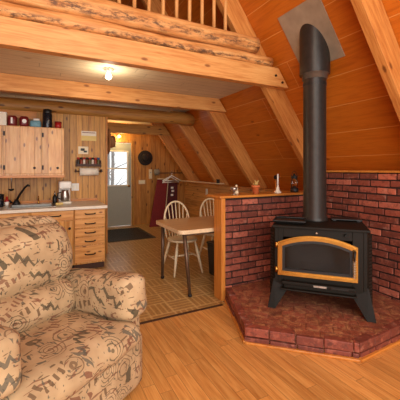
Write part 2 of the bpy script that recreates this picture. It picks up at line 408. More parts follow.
# ------------------------------------------------------------------ room shell
struct(MB().box(-6.5, 5.0, FY0, 2.79, -0.12, 0.0).build('floor', m_floor))
struct(MB().box(-6.5, 4.6, 2.79, YB + 0.1, -0.12, -0.001).build('floor', m_lino))
struct(MB().box(-4.0, 1.7, 2.772, 2.805, 0.0, 0.006).build('trim_1', m_dark_gap, bevel=0.002))

def slope(name, sgn, mat):
    b = MB(); d = 0.06
    zt = KO * M_
    P = [(sgn * KO, 0, 0), (0, 0, zt), (0, 0, zt + d * 2.0), (sgn * (KO + d * 1.3), 0, 0)]
    P = [Vector((x, FY0, z)) for x, y, z in P]
    b.prism(P, (0, YB + 0.1 - FY0, 0))
    return b.build(name, mat)
struct(slope('ceiling', 1, m_roof)); struct(slope('ceiling', -1, m_roof_l))

# rafters
RY = [0.15, 1.58, 3.0, 4.45, 5.72, 7.05]
rl = {0.15: None, 1.58: 'pine rafter at the right edge beyond the stove pipe plate', 3.0: 'pine rafter bolted to the end of the loft edge beam behind the stove',
      4.45: 'pine rafter joining the orange beam between kitchen and dining table', 5.72: 'pine rafter at the end of the round log above the kitchen wall', 7.05: 'farthest pine rafter near the entry door and the red board'}
for y in RY:
    for sgn in (1, -1):
        zt = KI * M_
        P = [Vector((sgn * KI, y, 0)), Vector((0, y, zt)), Vector((0, y, KO * M_ - 0.005)), Vector((sgn * (KO - 0.004), y, 0))]
        if sgn > 0:
            zf = 1.055 if y > 3.2 else (1.115 if y > 2.9 else 1.385)
            P[0] = Vector((roofx(zf, KI), y, zf)); P[3] = Vector((KO - zf / M_ - 0.004, y, zf))
        o = MB().prism(P, (0, 0.085, 0)).build('rafter', m_rafter if sgn > 0 else m_rafter_l, bevel=0.004)
        if sgn > 0 and rl[y]: struct(o, rl[y], 'rafter')
        else: struct(o, 'pine rafter of the far left roof slope' if sgn < 0 else 'pine rafter ahead of the right frame edge', 'rafter', 'rafters beyond the picture')

# back gable wall with door opening
def wall_poly(name, pts, y, th, mat):
    return struct(MB().prism([Vector((x, y, z)) for x, z in pts], (0, th, 0)).build(name, mat))
dx0, dx1, dz = 1.20, 2.10, 2.05
zt = KO * M_
wall_poly('wall_back', [(-KO, 0), (dx0, 0), (dx0, dz), (0, zt)], YB, 0.12, m_pine_back)
wall_poly('wall_back', [(dx1, 0), (KO, 0), (0, zt), (dx0, dz), (dx1, dz)], YB, 0.12, m_pine_back)
# glazed front gable behind the camera
b = MB()
ops = [(-2.7, -1.0, 0.5, 2.35), (-0.85, 0.85, 0.5, 2.35), (1.0, 2.7, 0.5, 2.35), (-1.5, 1.5, 2.6, 3.7)]
f0, f1 = FY0 - 0.12, FY0
def tri_x(z): return KO - z / M_
b.prism([Vector((x, f0, z)) for x, z in ((-KO, 0), (KO, 0), (tri_x(0.5), 0.5), (-tri_x(0.5), 0.5))], (0, 0.12, 0))
xs = [(-tri_x(1.4), -2.7), (-1.0, -0.85), (0.85, 1.0)]
for xa, xb_ in ((-1.0, -0.85), (0.85, 1.0)): b.box(xa, xb_, f0, f1, 0.5, 2.35)
for sg in (-1, 1): b.prism([Vector((sg * x, f0, z)) for x, z in ((2.7, 0.5), (tri_x(0.5), 0.5), (tri_x(2.35), 2.35), (2.7, 2.35))], (0, 0.12, 0))
b.prism([Vector((x, f0, z)) for x, z in ((-tri_x(2.35), 2.35), (tri_x(2.35), 2.35), (tri_x(2.6), 2.6), (-tri_x(2.6), 2.6))], (0, 0.12, 0))
for sg in (-1, 1): b.prism([Vector((sg * x, f0, z)) for x, z in ((1.5, 2.6), (tri_x(2.6), 2.6), (tri_x(3.7), 3.7), (1.5, 3.7))], (0, 0.12, 0))
b.prism([Vector((x, f0, z)) for x, z in ((-tri_x(3.7), 3.7), (tri_x(3.7), 3.7), (0, zt))], (0, 0.12, 0))
struct(b.build('wall_front', m_pine_back))
# low side wall in the dining area + brick wall continuation
struct(MB().box(3.56, 3.64, YP + 0.13, YB, 0, 1.03).build('wall_right', m_pine_h))
struct(MB().box(3.545, 3.9, YP + 0.29, YB, 1.031, 1.053).build('trim_2', m_trim_x, bevel=0.004))
struct(MB().box(3.12, 3.2, FY0, 1.42, 0, 1.36).build('wall_right', m_pine_h))

# ------------------------------------------------------------------ brickwork
def brick_set(bm_, lay, o, u, n, length, z0, z1, shade=1.0, course=0.0715, bl=0.215, depth=0.10, seed=1, gap=0.014):
    r = random.Random(seed); o, u, n = Vector(o), Vector(u).normalized(), Vector(n).normalized()
    z = z0; row = 0
    while z < z1 - 0.015:
        h = min(course, z1 - z)
        s = -(bl / 2 if row % 2 else 0) + r.uniform(-0.02, 0.02)
        while s < length - 0.01:
            e = s + bl * r.uniform(0.92, 1.06)
            a, b2 = max(s, 0), min(e, length)
            if b2 - a > 0.03:
                j = r.uniform(-0.006, 0.006); sh = r.random() * shade
                t0, t1 = r.uniform(-0.004, 0.004), r.uniform(-0.004, 0.004)
                vs = []
                for zz in (z + gap / 2, z + h - gap / 2):
                    for dd in (j, -depth):
                        for q in (a + gap / 2, b2 - gap / 2):
                            tz = t0 if q < (a + b2) / 2 else t1
                            p = o + u * q + n * dd + Vector((0, 0, zz + tz)); vs.append(bm_.v(p))
                fs = []
                for q in ((0, 2, 3, 1), (4, 5, 7, 6), (0, 1, 5, 4), (2, 6, 7, 3), (0, 4, 6, 2), (1, 3, 7, 5)):
                    fs.append(bm_.f([vs[i] for i in q]))
                for f in fs:
                    for lp in f.loops: lp[lay] = (sh, sh, sh, 1)
            s = e
        z += h; row += 1
def bricks(name, sets, parent=None):
    b = MB(); lay = b.bm.loops.layers.color.new('brickshade')
    for st in sets: brick_set(b, lay, *st[0], **st[1])
    return b.build(name, m_brick, parent, bevel=0.006)
w = bricks('wall_right', [(((XW, YP, 0), (0, -1, 0), (-1, 0, 0), YP - 1.42, 0.0, 1.36), dict(seed=3))])
struct(w, 'tall brick wall right of the black stove', 'brick wall')
struct(MB().box(XW + 0.012, XW + 0.14, 1.425, YP + 0.1, 0, 1.355).build('backing', m_mortar, w))
w = bricks('wall_partition', [(((1.785, YP, 0), (1, 0, 0), (0, -1, 0), XW - 1.785, 0.0, 1.085), dict(seed=5))])
struct(w, 'low brick partition wall left of the stove', 'brick wall')
struct(MB().box(1.78, XW + 0.1, YP + 0.012, YP + 0.10, 0, 1.085).build('backing', m_mortar, w))
struct(MB().box(1.775, 3.5, YP + 0.102, YP + 0.125, 0, 1.085).build('panel', m_pine_h, w))
# oak end post, ledge boards
struct(MB().box(1.732, 1.782, YP - 0.03, YP + 0.13, 0, 1.085).build('trim_3', m_trim, bevel=0.005))
struct(MB().box(1.715, 3.54, YP - 0.035, YP + 0.28, 1.087, 1.112).build('trim_4', m_trim_x, bevel=0.005))
struct(MB().box(XW - 0.006, 3.62, 1.42, YP + 0.1, 1.362, 1.384).build('trim_5', m_trim_x, bevel=0.004))

# hearth
HP = [(1.79, YP), (1.485, 2.085), (2.085, 1.505), (2.62, 1.53), (XW, 1.55)]
def off(poly, d):
    c = Vector((2.5, 2.4)); out = []
    for x, y in poly:
        v = (Vector((x, y)) - c); out.append(tuple(c + v * (1 - d / v.length)))
    return out
hearth = thing('hearth', 'raised red brick hearth platform under the black stove', 'hearth', (2.4, 2.2, 0))
def L2(p, z): return Vector((p[0] - 2.4, p[1] - 2.2, z))
hp_in = HP[:]
core = [(1.815, YP - 0.01), (1.515, 2.09), (2.095, 1.533), (2.62, 1.56), (XW - 0.012, 1.58), (XW - 0.012, YP - 0.012)]
MB().prism([L2(p, 0) for p in core][::-1], (0, 0, HEARTH)).build('top_surface', m_paver, hearth)
b = MB(); lay = b.bm.loops.layers.color.new('brickshade')
for i in range(len(HP) - 1):
    p, q = Vector(HP[i]), Vector(HP[i + 1]); d = (q - p); n2 = Vector((d.y, -d.x)).normalized()
    cc = Vector((2.5, 2.4))
    if n2.dot(p - cc) < 0: n2 = -n2
    o = L2(p, 0)
    brick_set(b, lay, o, (d.x, d.y, 0), (n2.x, n2.y, 0), d.length, 0.012, 0.056, shade=0.5, course=0.05, bl=0.2, depth=0.08, seed=20 + i, gap=0.008)
    brick_set(b, lay, o, (d.x, d.y, 0), (n2.x, n2.y, 0), d.length, 0.056, HEARTH + 0.006, shade=0.8, course=0.09, bl=0.2, depth=0.075, seed=40 + i, gap=0.007)
b.build('edge_bricks', m_brick, hearth, bevel=0.006)
b = MB()
for i in range(len(HP) - 1):
    p, q = Vector(HP[i]), Vector(HP[i + 1]); d = (q - p).normalized(); n2 = Vector((d.y, -d.x))
    if n2.dot(p - Vector((2.5, 2.4))) < 0: n2 = -n2
    if i == 0: p = p + d * 0.02
    A = [p + n2 * 0.016, q + n2 * 0.016, q - n2 * 0.02, p - n2 * 0.02]
    b.prism([L2(x, 0.0) for x in A], (0, 0, 0.02))
b.build('base_strip', m_trim_x, hearth, bevel=0.005)

# ------------------------------------------------------------------ loft: edge beam, half logs, balusters, floor
BY = 3.0                                     # front of the rafters that carry it
def slant_beam(name, x0, zb, zt2, y0, y1, mat, k, lab):
    P = [Vector((x0, y0, zb)), Vector((roofx(zb, k), y0, zb)), Vector((roofx(zt2, k), y0, zt2)), Vector((x0, y0, zt2))]
    return struct(MB().prism(P, (0, y1 - y0, 0)).build(name, mat, bevel=0.006), lab, 'beam')
bm1 = slant_beam('beam', -2.7, 2.375, 2.597, BY - 0.10, BY - 0.001, m_beam, KO - 0.02, 'broad pale pine beam along the edge of the loft')
b = MB()
for x, z in ((2.50, 2.50), (2.60, 2.43)):
    b.tube([(x, BY - 0.098, z), (x, BY - 0.112, z)], 0.014, 10)
b.build('bolt', m_bolt, bm1)
def half_log(name, x0, x1, z0, z1, y0, depth, mat, seed, lab, taper=0.0):
    b = MB(); n = 48; rings = []
    for i in range(n + 1):
        f = i / n; x = x0 + (x1 - x0) * f
        ww = noise.noise(Vector((x * 1.3, seed, 0))) * 0.022 + noise.noise(Vector((x * 4.5, seed, 3))) * 0.009
        zt_ = z1 - taper * f + ww; zb = z0
        dd = depth * (1 + 0.4 * noise.noise(Vector((x * 1.7, seed, 7))))
        ring = []
        for k in range(9):
            a = math.pi * k / 8
            ring.append(b.v((x, y0 - dd * math.sin(a) ** 0.8 if 0 < k < 8 else y0, zb + (zt_ - zb) * (1 - math.cos(a)) / 2)))
        ring.append(b.v((x, y0 + 0.06, zt_))); ring.append(b.v((x, y0 + 0.06, zb)))
        rings.append(ring)
    for i in range(n):
        m = len(rings[0])
        for k in range(m): b.f([rings[i][k], rings[i][(k + 1) % m], rings[i + 1][(k + 1) % m], rings[i + 1][k]], k < 8)
    b.f(rings[0][::-1]); b.f(rings[-1])
    return struct(b.build(name, mat), lab, 'log')
m_log1 = log_mat('live_edge_log_lower', 2.625, 0.045)
m_log2 = log_mat('live_edge_log_upper', 2.80, 0.075)
half_log('log', -2.6, roofx(2.72) - 0.02, 2.60, 2.735, BY - 0.055, 0.055, m_log1, 1.0, 'wavy half log lying right on the broad loft edge beam', 0.02)
half_log('log', -2.6, roofx(2.86) - 0.12, 2.737, 2.955, BY - 0.05, 0.06, m_log2, 5.0, 'topmost half log of the loft edge with the balusters standing on it', 0.04)
xb = 0.10; k = 0
while xb < 1.98:
    x = xb
    zb = 2.90 + 0.0
    o = MB().tube([(x, BY - 0.0, 2.88), (x + 0.004, BY - 0.0, 3.3), (x, BY, 3.72)], [0.019, 0.021, 0.019], 8).build('baluster', m_baluster)
    tag(o, 'thin pine baluster of the loft railing', 'baluster', 'balusters of the loft railing')
    xb += 0.147; k += 1
o = MB().box(-2.0, roofx(3.8, KI) + 0.05, BY - 0.05, BY + 0.05, 3.72, 3.79).build('handrail', m_beam, bevel=0.006)
struct(o, 'pine handrail on top of the loft balusters', 'handrail')
# loft floor: white boards below, planks above
struct(MB().box(-2.55, roofx(2.53) + 0.02, BY + 0.001, YB, 2.53, 2.55).build('ceiling', m_white_ceil))
struct(MB().box(-2.5, roofx(2.6) + 0.02, BY + 0.002, YB, 2.552, 2.60).build('floor', m_pine_h))
struct(MB().box(-2.6, roofx(2.39, KI), BY + 0.002, BY + 0.07, 2.40, 2.53).build('trim_6', m_dark_gap))
slant_beam('beam', -2.6, 2.325, 2.529, 4.36, 4.449, m_beam, KO - 0.02, 'orange pine beam crossing under the white ceiling above the kitchen')
# log above kitchen wall
b = MB(); pts = []; rs = []
for i in range(25):
    x = -2.4 + (2.72 + 2.4) * i / 24
    pts.append((x, 5.6, 2.375 + 0.01 * noise.noise(Vector((x, 0, 0))))); rs.append(0.118 + 0.012 * noise.noise(Vector((x * 2, 4, 0))))
b.tube(pts, rs, 14)
m_log3 = wood('peeled_log', srgb(190, 136, 66), srgb(154, 98, 40), srgb(84, 44, 18), L=(1, 0, 0), W=(0, 0, 1), rough=0.5, knots=0.4)
struct(b.build('log', m_log3), 'round peeled log above the kitchen wall', 'log')
slant_beam('beam', 0.9, 2.19, 2.40, 6.97, 7.049, m_log3, KO - 0.03, 'darker far beam over the way to the entry door')

# kitchen wall
KY = 5.36
struct(MB().box(-2.6, 1.02, KY, KY + 0.12, 0, 2.26).build('wall_kitchen', m_pine_v))
struct(MB().box(1.02, 1.04, KY - 0.012, KY + 0.13, 0, 2.26).build('trim_7', m_trim, bevel=0.003))
struct(MB().box(-2.6, 0.0, KY - 0.02, KY, 2.14, 2.26).build('trim_8', m_trim_x, bevel=0.003))

# ------------------------------------------------------------------ entry door
door = struct(MB().box(dx0 + 0.02, dx1 - 0.015, YB - 0.0, YB + 0.045, 0.01, 0.98).build('door_1', m_door))
b = MB(); x0, x1 = dx0 + 0.02, dx1 - 0.015; wx0, wx1, wz0, wz1 = 1.36, 1.985, 1.01, 1.82
b.box(x0, wx0, YB, YB + 0.045, 0.98, 2.035); b.box(wx1, x1, YB, YB + 0.045, 0.98, 2.035); b.box(wx0, wx1, YB, YB + 0.045, wz1, 2.035); b.box(wx0, wx1, YB, YB + 0.045, 0.98, wz0)
struct(b.build('door_panel', m_door, door))
b = MB(); fy = YB - 0.012
b.box(wx0 - 0.03, wx0, fy, YB, wz0 - 0.03, wz1 + 0.03); b.box(wx1, wx1 + 0.03, fy, YB, wz0 - 0.03, wz1 + 0.03)
b.box(wx0, wx1, fy, YB, wz1, wz1 + 0.03); b.box(wx0, wx1, fy, YB, wz0 - 0.03, wz0); b.box(wx0, wx1, fy, YB + 0.02, 1.395, 1.43)
struct(b.build('window_frame', m_white, door, bevel=0.003))
struct(MB().box(wx0, wx1, YB + 0.02, YB + 0.026, wz0, wz1).build('pane', m_pane, door))
o = MB().lathe([(0.001, 0), (0.022, 0.0), (0.03, 0.02), (0.022, 0.045), (0.008, 0.05), (0.008, 0.075)], (x1 - 0.07, YB - 0.075, 0.98), 14, ax=Matrix.Rotation(R(-90), 3, 'X')).build('door_knob', m_gold, door)
o['kind'] = 'structure'
b = MB(); b.box(dx1 - 0.012, dx1 + 0.055, YB - 0.022, YB, 0, dz + 0.06); b.box(dx0 - 0.055, dx1 - 0.013, YB - 0.022, YB, dz - 0.008, dz + 0.06); b.box(dx0 - 0.055, dx0 + 0.012, YB - 0.022, YB, 0, dz - 0.009)
struct(b.build('trim_9', m_pine_v, bevel=0.004))
# outside the door: snow and bare trees
struct(MB().box(-12, 16, YB + 0.2, 40, -0.5, -0.35).build('ground', m_snow))
for i, (x, y) in enumerate(((2.3, 12.0), (2.9, 14.0), (2.55, 17.5))):
    r = random.Random(i); b = MB()
    b.tube([(0, 0, 0), (0.05, 0, 2), (0, 0.05, 5)], [0.09, 0.07, 0.03], 8)
    for j in range(14):
        z = 0.9 + j * 0.28; a = r.uniform(0, 6.28); L = r.uniform(0.6, 1.3)
        b.tube([(0, 0, z), (math.cos(a) * L * .5, math.sin(a) * L * .5, z + 0.25), (math.cos(a) * L, math.sin(a) * L, z + r.uniform(0.3, 0.8))], [0.025, 0.016, 0.006], 5)
    o = b.build('bare_tree', m_bark); o.location = (x, y, -0.36)
    tag(o, 'bare snowy tree seen through the entry door window', 'tree', 'trees outside the entry door')

# ------------------------------------------------------------------ kitchen
CY = 4.585                                      # face of the base cabinets
def pull(name, x, z, y, w_, parent, r=0.006):
    b = MB(); b.tube([(x - w_ / 2, y, z), (x - w_ / 2, y - 0.022, z - 0.004), (x - w_ * 0.28, y - 0.03, z - 0.008), (x + w_ * 0.28, y - 0.03, z - 0.008), (x + w_ / 2, y - 0.022, z - 0.004), (x + w_ / 2, y, z)], r, 8)
    return b.build(name, m_bolt, parent)
dc = thing('drawer_cabinet', 'pine base cabinet with five stacked drawers under the worktop end', 'cabinet', (0.655, CY, 0))
MB().box(-0.205, 0.205, 0.02, 0.70, 0.09, 0.852).build('body', m_cab, dc, bevel=0.003)
MB().box(-0.20, 0.20, 0.07, 0.68, 0.0, 0.09).build('toe_kick', m_dark_gap, dc)
z = 0.842
for h in (0.13, 0.125, 0.112, 0.112, 0.235):
    d = MB().box(-0.196, 0.196, 0.0, 0.02, z - h + 0.012, z).build('drawer', m_drw, dc, bevel=0.004)
    pull('handle', 0, z - h / 2 + 0.01, 0.0, 0.13, d, 0.008)
    z -= h + 0.006
sc = thing('sink_cabinet', 'pine sink cabinet left of the five drawers, partly behind the armchair', 'cabinet', (-0.35, CY, 0))
b = MB(); b.box(-0.8, -0.78, 0.04, 0.70, 0.09, 0.852); b.box(0.777, 0.797, 0.04, 0.70, 0.09, 0.852); b.box(-0.78, 0.777, 0.04, 0.70, 0.09, 0.11); b.box(-0.78, 0.777, 0.685, 0.70, 0.11, 0.852); b.box(-0.8, 0.797, 0.0205, 0.04, 0.09, 0.852)
b.build('body', m_cab, sc)
MB().box(-0.8, 0.79, 0.07, 0.68, 0.0, 0.09).build('toe_kick', m_dark_gap, sc)
for i, x in enumerate((-0.54, 0.0, 0.54)):
    d = MB().box(x - 0.25, x + 0.25, 0.0, 0.02, 0.715, 0.842).build('drawer', m_drw, sc, bevel=0.004)
    pull('handle', x + 0.02, 0.785, 0.0, 0.14, d, 0.008)
    d = MB().box(x - 0.25, x + 0.25, 0.0, 0.02, 0.11, 0.70).build('door', m_cab, sc, bevel=0.004)
    MB().lathe([(0.014, 0), (0.018, 0.012), (0.01, 0.02)], (x + 0.2, -0.001, 0.6), 10, ax=Matrix.Rotation(R(90), 3, 'X')).build('knob', m_bolt, d)
SX, SYc = -0.06, 4.93                         # sink centre
wt = thing('worktop', 'pale laminate kitchen worktop with rounded white front edge', 'worktop', (-0.15, CY, 0.853))
b = MB(); X0, X1, Y0, Y1, sx, sy = -1.0, 1.03, -0.025, KY - CY - 0.001, 0.27, 0.2
cx, cy = SX + 0.15, SYc - CY
b.box(X0, cx - sx, Y0, Y1, 0, 0.036); b.box(cx + sx, X1, Y0, Y1, 0, 0.036); b.box(cx - sx, cx + sx, Y0, cy - sy, 0, 0.036); b.box(cx - sx, cx + sx, cy + sy, Y1, 0, 0.036)
b.build('surface', m_counter, wt)
MB().box(X0, X1 + 0.004, Y0 - 0.006, Y0 + 0.0, -0.004, 0.036).build('front_edge', m_white, wt, bevel=0.003)
struct(MB().box(-1.15, 0.88, KY - 0.018, KY - 0.001, 0.8895, 0.928).build('trim_10', m_trim_x))
sk = thing('sink', 'stainless steel sink basin set in the kitchen worktop', 'sink', (SX, SYc, 0.889))
b = MB()
b.box(-0.29, 0.29, -0.22, -0.185, 0.0, 0.006); b.box(-0.29, 0.29, 0.185, 0.22, 0.0, 0.006); b.box(-0.29, -0.25, -0.185, 0.185, 0, 0.006); b.box(0.25, 0.29, -0.185, 0.185, 0, 0.006)
b.build('rim', m_steel, sk, bevel=0.002)
b = MB()
b.box(-0.25, 0.25, -0.186, -0.18, -0.16, 0.0); b.box(-0.25, 0.25, 0.18, 0.186, -0.16, 0); b.box(-0.252, -0.246, -0.18, 0.18, -0.16, 0); b.box(0.246, 0.252, -0.18, 0.18, -0.16, 0); b.box(-0.25, 0.25, -0.18, 0.18, -0.165, -0.16)
b.build('basin', m_steel, sk)
fa = thing('faucet', 'dark faucet with long slanting spout left of the sink', 'faucet', (-0.26, 5.215, 0.889))
MB().lathe([(0.055, 0), (0.05, 0.03), (0.03, 0.055), (0.022, 0.08)], (0, 0, 0), 16).build('base', m_black, fa)
MB().tube([(0, 0, 0.06), (0.05, -0.04, 0.16), (0.11, -0.09, 0.25), (0.15, -0.12, 0.285), (0.165, -0.135, 0.27)], [0.016, 0.015, 0.014, 0.014, 0.012], 10).build('spout', m_black, fa)
MB().tube([(-0.06, 0, 0.03), (-0.09, -0.02, 0.075)], [0.016, 0.01], 8).build('handle', m_black, fa)
sf = thing('small_tap', 'small brass filter tap behind the sink', 'tap', (0.02, 5.2, 0.889))
MB().lathe([(0.018, 0), (0.012, 0.02), (0.01, 0.06)], (0, 0, 0), 10).build('base', m_gold, sf)
MB().tube([(0, 0, 0.05), (0.0, -0.02, 0.1), (0.0, -0.08, 0.115), (0, -0.1, 0.09)], 0.008, 8).build('spout', m_gold, sf)
so = thing('soap_bottle', 'dark dish soap bottle with clear pump behind the sink', 'bottle', (0.235, 5.14, 0.889))
MB().lathe([(0.028, 0), (0.032, 0.01), (0.032, 0.10), (0.014, 0.125)], (0, 0, 0), 14).build('bottle_body', m_castiron, so)
MB().lathe([(0.012, 0.125), (0.012, 0.16), (0.005, 0.165), (0.005, 0.19)], (0, 0, 0), 10).build('pump', m_chrome, so)
cm = thing('coffee_maker', 'white drip coffee maker with steel carafe on the worktop', 'coffee maker', (0.37, 5.12, 0.889))
MB().box(-0.085, 0.085, -0.13, 0.10, 0, 0.035).build('base', m_white, cm, bevel=0.012)
MB().box(-0.08, 0.08, 0.03, 0.10, 0.03, 0.30).build('water_tank', m_plastic, cm, bevel=0.012)
MB().box(-0.085, 0.085, -0.12, 0.10, 0.22, 0.33).build('brew_head', m_plastic, cm, bevel=0.02)
ca = MB().lathe([(0.05, 0.037), (0.062, 0.06), (0.06, 0.13), (0.045, 0.18), (0.048, 0.2)], (0, -0.05, 0), 18).build('carafe', m_steel, cm)
MB().tube([(-0.055, -0.08, 0.17), (-0.1, -0.1, 0.16), (-0.1, -0.1, 0.09), (-0.06, -0.085, 0.07)], 0.009, 8).build('handle', m_black, ca)
o = MB().box(-0.05, 0.05, -0.03, 0.03, 0, 0.03).build('sponge', m_yellow, bevel=0.008); o.location = (0.285, 4.93, 0.89)
o = tag(o, 'low tan sponge lying before the coffee maker', 'sponge')
# far left items on the worktop
o = thing('canister', 'dark canister cut by the left frame edge on the worktop', 'canister', (-0.45, 5.02, 0.889))
MB().lathe([(0.05, 0), (0.055, 0.01), (0.055, 0.15)], (0, 0, 0), 16).build('body', m_navy, o); MB().lathe([(0.057, 0.15), (0.057, 0.17), (0.02, 0.178)], (0, 0, 0), 16).build('lid', m_black, o)
o = thing('red_scrub_brush', 'small red scrub brush standing left of the faucet', 'brush', (-0.37, 5.1, 0.889))
MB().lathe([(0.02, 0), (0.03, 0.03), (0.03, 0.06)], (0, 0, 0), 12).build('bristles', m_plastic, o); MB().lathe([(0.03, 0.06), (0.03, 0.075), (0.014, 0.085), (0.014, 0.13)], (0, 0, 0), 12).build('handle', m_red, o)
o = thing('ladle', 'steel ladle hanging on the pine wall over the sink', 'ladle', (-0.33, KY - 0.012, 1.12))
MB().tube([(0, 0, 0.0), (0, -0.004, 0.14), (0, 0, 0.17)], 0.006, 8).build('handle', m_steel, o)
MB().lathe([(0.002, -0.03), (0.025, -0.02), (0.036, 0.0), (0.034, 0.004)], (0, -0.036, -0.01), 14).build('bowl', m_castiron, o)

# upper cabinet
UY, UZ0, UZ1 = 4.88, 1.30, 1.98
uc = thing('wall_cabinet', 'pale pine wall cabinet above the kitchen sink', 'cabinet', (-0.2, UY, UZ0))
MB().box(-0.66, 0.545, 0.02, KY - UY, 0, UZ1 - UZ0).build('body', m_cab, uc, bevel=0.003)
MB().box(-0.66, 0.55, -0.006, 0.03, -0.02, 0.01).build('bottom_rail', m_trim_x, uc, bevel=0.003)
for x0, x1, kx in ((-0.62, -0.21, -0.26), (-0.195, 0.252, 0.17), (0.262, 0.53, 0.46)):
    d = MB().box(x0, x1, 0.0, 0.02, 0.035, 0.67).build('door', m_cab, uc, bevel=0.004)
    MB().lathe([(0.008, 0), (0.017, 0.012), (0.012, 0.024)], (kx, -0.0, 0.115), 12, ax=Matrix.Rotation(R(90), 3, 'X')).build('knob', m_bolt, d)
    for z in (0.12, 0.57):
        MB().box(x0 + 0.0, x0 + 0.022, -0.004, 0.0, z - 0.03, z + 0.03).build('hinge', m_bolt, d)
ZT = UZ1 + 0.002
o = thing('white_box', 'white cardboard box at the left frame edge on the wall cabinet', 'box', (-0.44, 5.06, ZT))
MB().box(-0.1, 0.075, -0.08, 0.08, 0, 0.17).build('body', m_paper, o, bevel=0.003); MB().box(-0.103, 0.078, -0.083, 0.083, 0.17, 0.185).build('lid', m_plastic, o, bevel=0.003)
for i, (x, lab) in enumerate(((-0.30, 'maroon snack packet next to the white box on the wall cabinet'), (-0.16, 'maroon snack packet with white mark beside the teal packet'))):
    o = thing('snack_packet', lab, 'packet', (x, 5.04, ZT), 0.1, 'maroon packets on the wall cabinet')
    MB().rbox((0, 0, 0.075), (0.115, 0.08, 0.15), 0.03, 8, (0, 0.3, 0), 0.004).build('packet', m_maroon, o)
    b = MB()
    if i: b.lathe([(0.028, 0), (0.028, 0.002)], (0.0, -0.052, 0.08), 14, ax=Matrix.Rotation(R(90), 3, 'X'))
    else: b.box(-0.02, 0.0, -0.053, -0.05, 0.04, 0.12)
    b.build('white_mark', m_plastic, o)
o = thing('teal_packet', 'teal and white packet lying between maroon packet and black flask', 'packet', (-0.015, 5.04, ZT), -0.1)
MB().rbox((0, 0, 0.05), (0.14, 0.09, 0.10), 0.025, 8, (0, 0.2, 0), 0.006).build('packet', m_teal, o); MB().rbox((0.01, 0, 0.115), (0.08, 0.06, 0.03), 0.012, 6).build('cap', m_plastic, o)
o = thing('flask', 'tall black flask standing on the wall cabinet', 'flask', (0.135, 5.04, ZT))
MB().lathe([(0.06, 0), (0.063, 0.01), (0.063, 0.2), (0.058, 0.21)], (0, 0, 0), 20).build('body', m_navy, o); MB().lathe([(0.055, 0.21), (0.058, 0.22), (0.058, 0.265), (0.04, 0.275)], (0, 0, 0), 20).build('cap', m_black, o)
o = thing('red_tin', 'red tin at the right end of the wall cabinet', 'tin', (0.275, 5.04, ZT))
MB().lathe([(0.045, 0), (0.045, 0.09)], (0, 0, 0), 18).build('body', m_red, o); MB().lathe([(0.047, 0.09), (0.047, 0.105), (0.02, 0.11)], (0, 0, 0), 18).build('lid', m_maroon, o)

# things on the pine wall
o = thing('notice', 'cream notice sheet pinned high on the pine kitchen wall', 'notice', (0.745, KY - 0.004, 1.855))
MB().box(-0.115, 0.115, -0.002, 0.003, 0, 0.155).build('sheet', m_paper, o); MB().box(-0.115, 0.115, -0.004, -0.002, 0.0, 0.08).build('lower_band', m_yellow, o); MB().box(-0.10, 0.10, -0.004, -0.002, 0.125, 0.135).build('red_rule', m_redcloth, o)
o = thing('card', 'small framed picture card between the notice and spice rack', 'picture', (0.66, KY - 0.004, 1.64))
MB().box(-0.075, 0.075, -0.004, 0.003, 0, 0.12).build('card', m_cream, o); b = MB(); b.rbox((-0.01, -0.006, 0.07), (0.06, 0.006, 0.04), 0.003, 3); b.rbox((0.03, -0.006, 0.04), (0.05, 0.006, 0.03), 0.003, 3); b.build('printed_bird', m_castiron, o)
sr = thing('spice_rack', 'dark wooden spice rack on the pine wall over the paper towel', 'rack', (0.735, KY, 1.44))
b = MB(); b.box(-0.19, 0.19, -0.075, -0.001, 0, 0.012); b.build('shelf', m_dark_gap, sr)
MB().box(-0.19, 0.19, -0.078, -0.07, 0.012, 0.04).build('front_rail', m_dark_gap, sr)
for x in (-0.19, 0.18): MB().box(x, x + 0.012, -0.075, -0.001, 0.0, 0.1).build('side', m_dark_gap, sr)
kinds = ['dark ground pepper', 'red paprika', 'pale salt', 'brown cinnamon', 'green herb', 'pale salt', 'red paprika', 'blue-capped']
for i in range(8):
    x = 0.735 - 0.153 + i * 0.0437
    mm = m_spice[(1, 0, 3, 4, 2, 3, 0, 2)[i]]
    o = thing('spice_jar', ['leftmost dark pepper jar in the spice rack', 'red paprika jar second from the left in the rack', 'pale jar third from the left in the rack', 'brown cinnamon jar just left of the rack middle', 'green herb jar just right of the rack middle', 'pale jar third from the right in the rack', 'red jar beside the blue lidded jar in the rack', 'blue lidded jar at the right end of the rack'][i], 'jar', (x, KY - 0.038, 1.453), 0, 'spice jars in the rack')
    MB().lathe([(0.018, 0), (0.0195, 0.005), (0.0195, 0.092), (0.015, 0.1)], (0, 0, 0), 12).build('jar', mm, o); MB().lathe([(0.0195, 0.1), (0.0195, 0.13)], (0, 0, 0), 12).build('lid', m_blue if i == 7 else (m_black if i % 2 else m_red), o)
pt = thing('paper_towel_holder', 'dark rod holder with paper towel roll under the spice rack', 'paper towel holder', (0.735, KY, 1.365))
MB().tube([(-0.21, -0.075, 0), (0.21, -0.075, 0)], 0.010, 8).build('rod', m_dark_gap, pt)
for x in (-0.2, 0.19): MB().box(x, x + 0.014, -0.09, -0.001, -0.02, 0.03).build('bracket', m_dark_gap, pt)
MB().tube([(-0.14, -0.075, -0.008), (0.14, -0.075, -0.008)], 0.06, 20).build('paper_roll', m_paper, pt)
o = thing('power_outlet', 'white power outlet plate right of the coffee maker', 'outlet', (0.54, KY - 0.001, 1.115))
MB().box(-0.055, 0.055, -0.006, 0, -0.058, 0.058).build('plate', m_plastic, o, bevel=0.003)
for x in (-0.024, 0.024):
    MB().box(x - 0.014, x + 0.014, -0.009, -0.006, -0.035, 0.035).build('socket', m_white, o)

